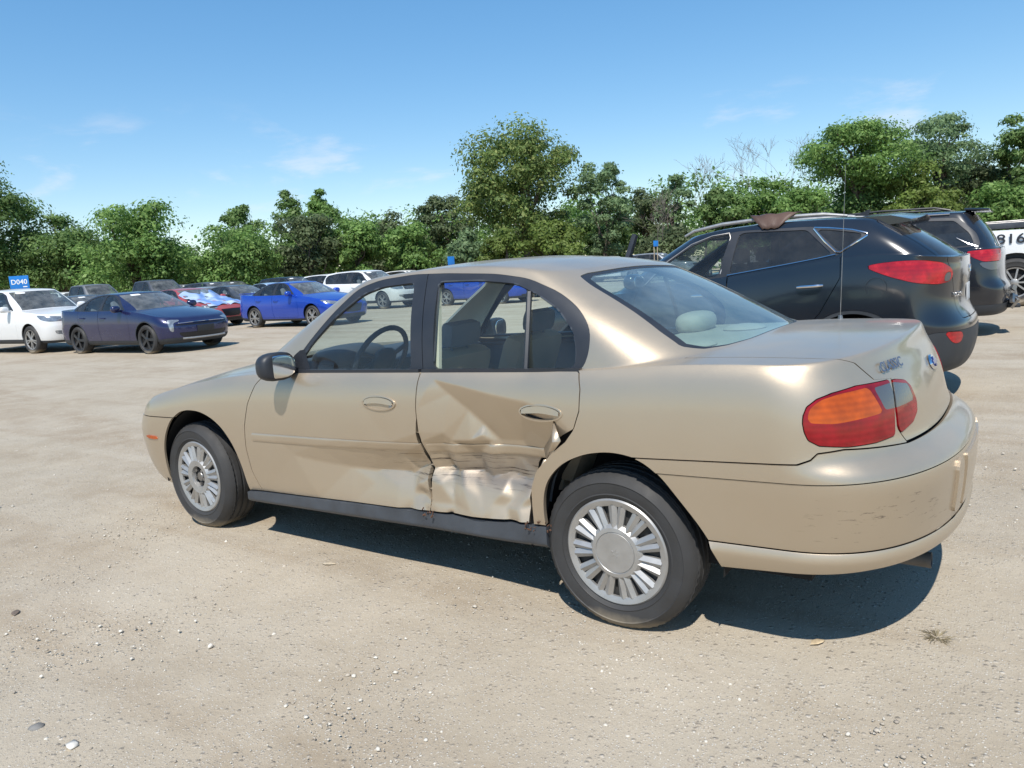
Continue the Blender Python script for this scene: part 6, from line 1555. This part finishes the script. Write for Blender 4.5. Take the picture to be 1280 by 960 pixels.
T(1012, 232, 76, 56, 'bush', 'leafy tree left below the broad flat-topped one', 25, base=.0, lobes=30)
T(1080, 152, 152, 58, 'bush', 'broad flat-topped tree above the roof of the blue-black SUV', 26, base=.34, lobes=40, per=170, shape='flat', flat=.75, ls=.23)
T(1078, 226, 110, 60, 'oak', 'dark undergrowth tree below the flat-topped crown', 27, base=.0, lobes=36)
T(1178, 148, 116, 60, 'feather', 'airy tree with layered branches right of the flat-topped one', 28, base=.34, lobes=26, per=150, shape='flat', flat=.6, ls=.22)
T(1150, 212, 90, 56, 'lime', 'yellowish leafy tree above the glossy black SUV', 29, base=.0, lobes=32)
T(1222, 196, 86, 62, 'grey', 'grey-green tree above the white pickup', 30, base=.0, lobes=32)
T(1276, 146, 70, 58, 'oak', 'tall dark tree at the right edge', 31, base=.08, lobes=32)
T(1262, 222, 80, 54, 'bush', 'low green tree at the right edge above the pickup', 32, base=.0, lobes=28)
for px, D, H, lab, sd in ((884, 62, 11.0, 'bare dead tree with thin twigs left of the dark bushy tree', 41), (942, 64, 12.2, 'bare dead tree standing over the mid green tree', 42), (990, 66, 13.2, 'bare dead tree with a fan of twigs left of the flat-topped crown', 43), (835, 56, 7.5, 'leaning dead tree low above the blue-black SUV front', 44)):
    x_, y_ = ray(px, D); bare_tree(x_, y_, H, lab, sd)
def thicket():
    rs = np.random.RandomState(77); C = []; R_ = []
    for px in np.arange(-260, 1560, 9):
        for k in range(5):
            D = rs.uniform(70, 84); x, y = ray(px+rs.uniform(-8, 8), D); h = rs.uniform(3.5, 7.6)+(2.0 if px > 720 else 0)-(3.2 if 235 < px < 290 else 0)
            s = rs.uniform(1.2, 2.1); C.append((x, y, h*rs.uniform(.15, .9))); R_.append((s, s, s*.9))
    V, F = leaves(rs, np.array(C), np.array(R_), 130, .17); V[:, 2] = np.maximum(V[:, 2], .02)
    tag(link('undergrowth', npmesh('undergrowth', V, F, smooth=False), LEAF['bush']), 'dense undergrowth filling the tree line at the back of the lot', 'bushes', kind='stuff')
thicket()
def wood_edge():
    """trees beyond the frame go on along the lot, as one far mass"""
    rs = np.random.RandomState(78); C = []; R_ = []
    for px in list(np.arange(-900, -60, 60))+list(np.arange(1340, 2300, 70)):
        x, y = ray(px, 66); h = rs.uniform(9, 13)
        for k in range(16): s = rs.uniform(1.2, 2.2); C.append((x+rs.normal()*2.2, y+rs.normal()*2.2, h*rs.uniform(.12, .95))); R_.append((s, s, s*.8))
    V, F = leaves(rs, np.array(C), np.array(R_), 50, .42)
    tag(link('wood', npmesh('wood', V, F, smooth=False), LEAF['bush']), 'green wood going on past both sides of the lot', 'wood', kind='stuff')
wood_edge()
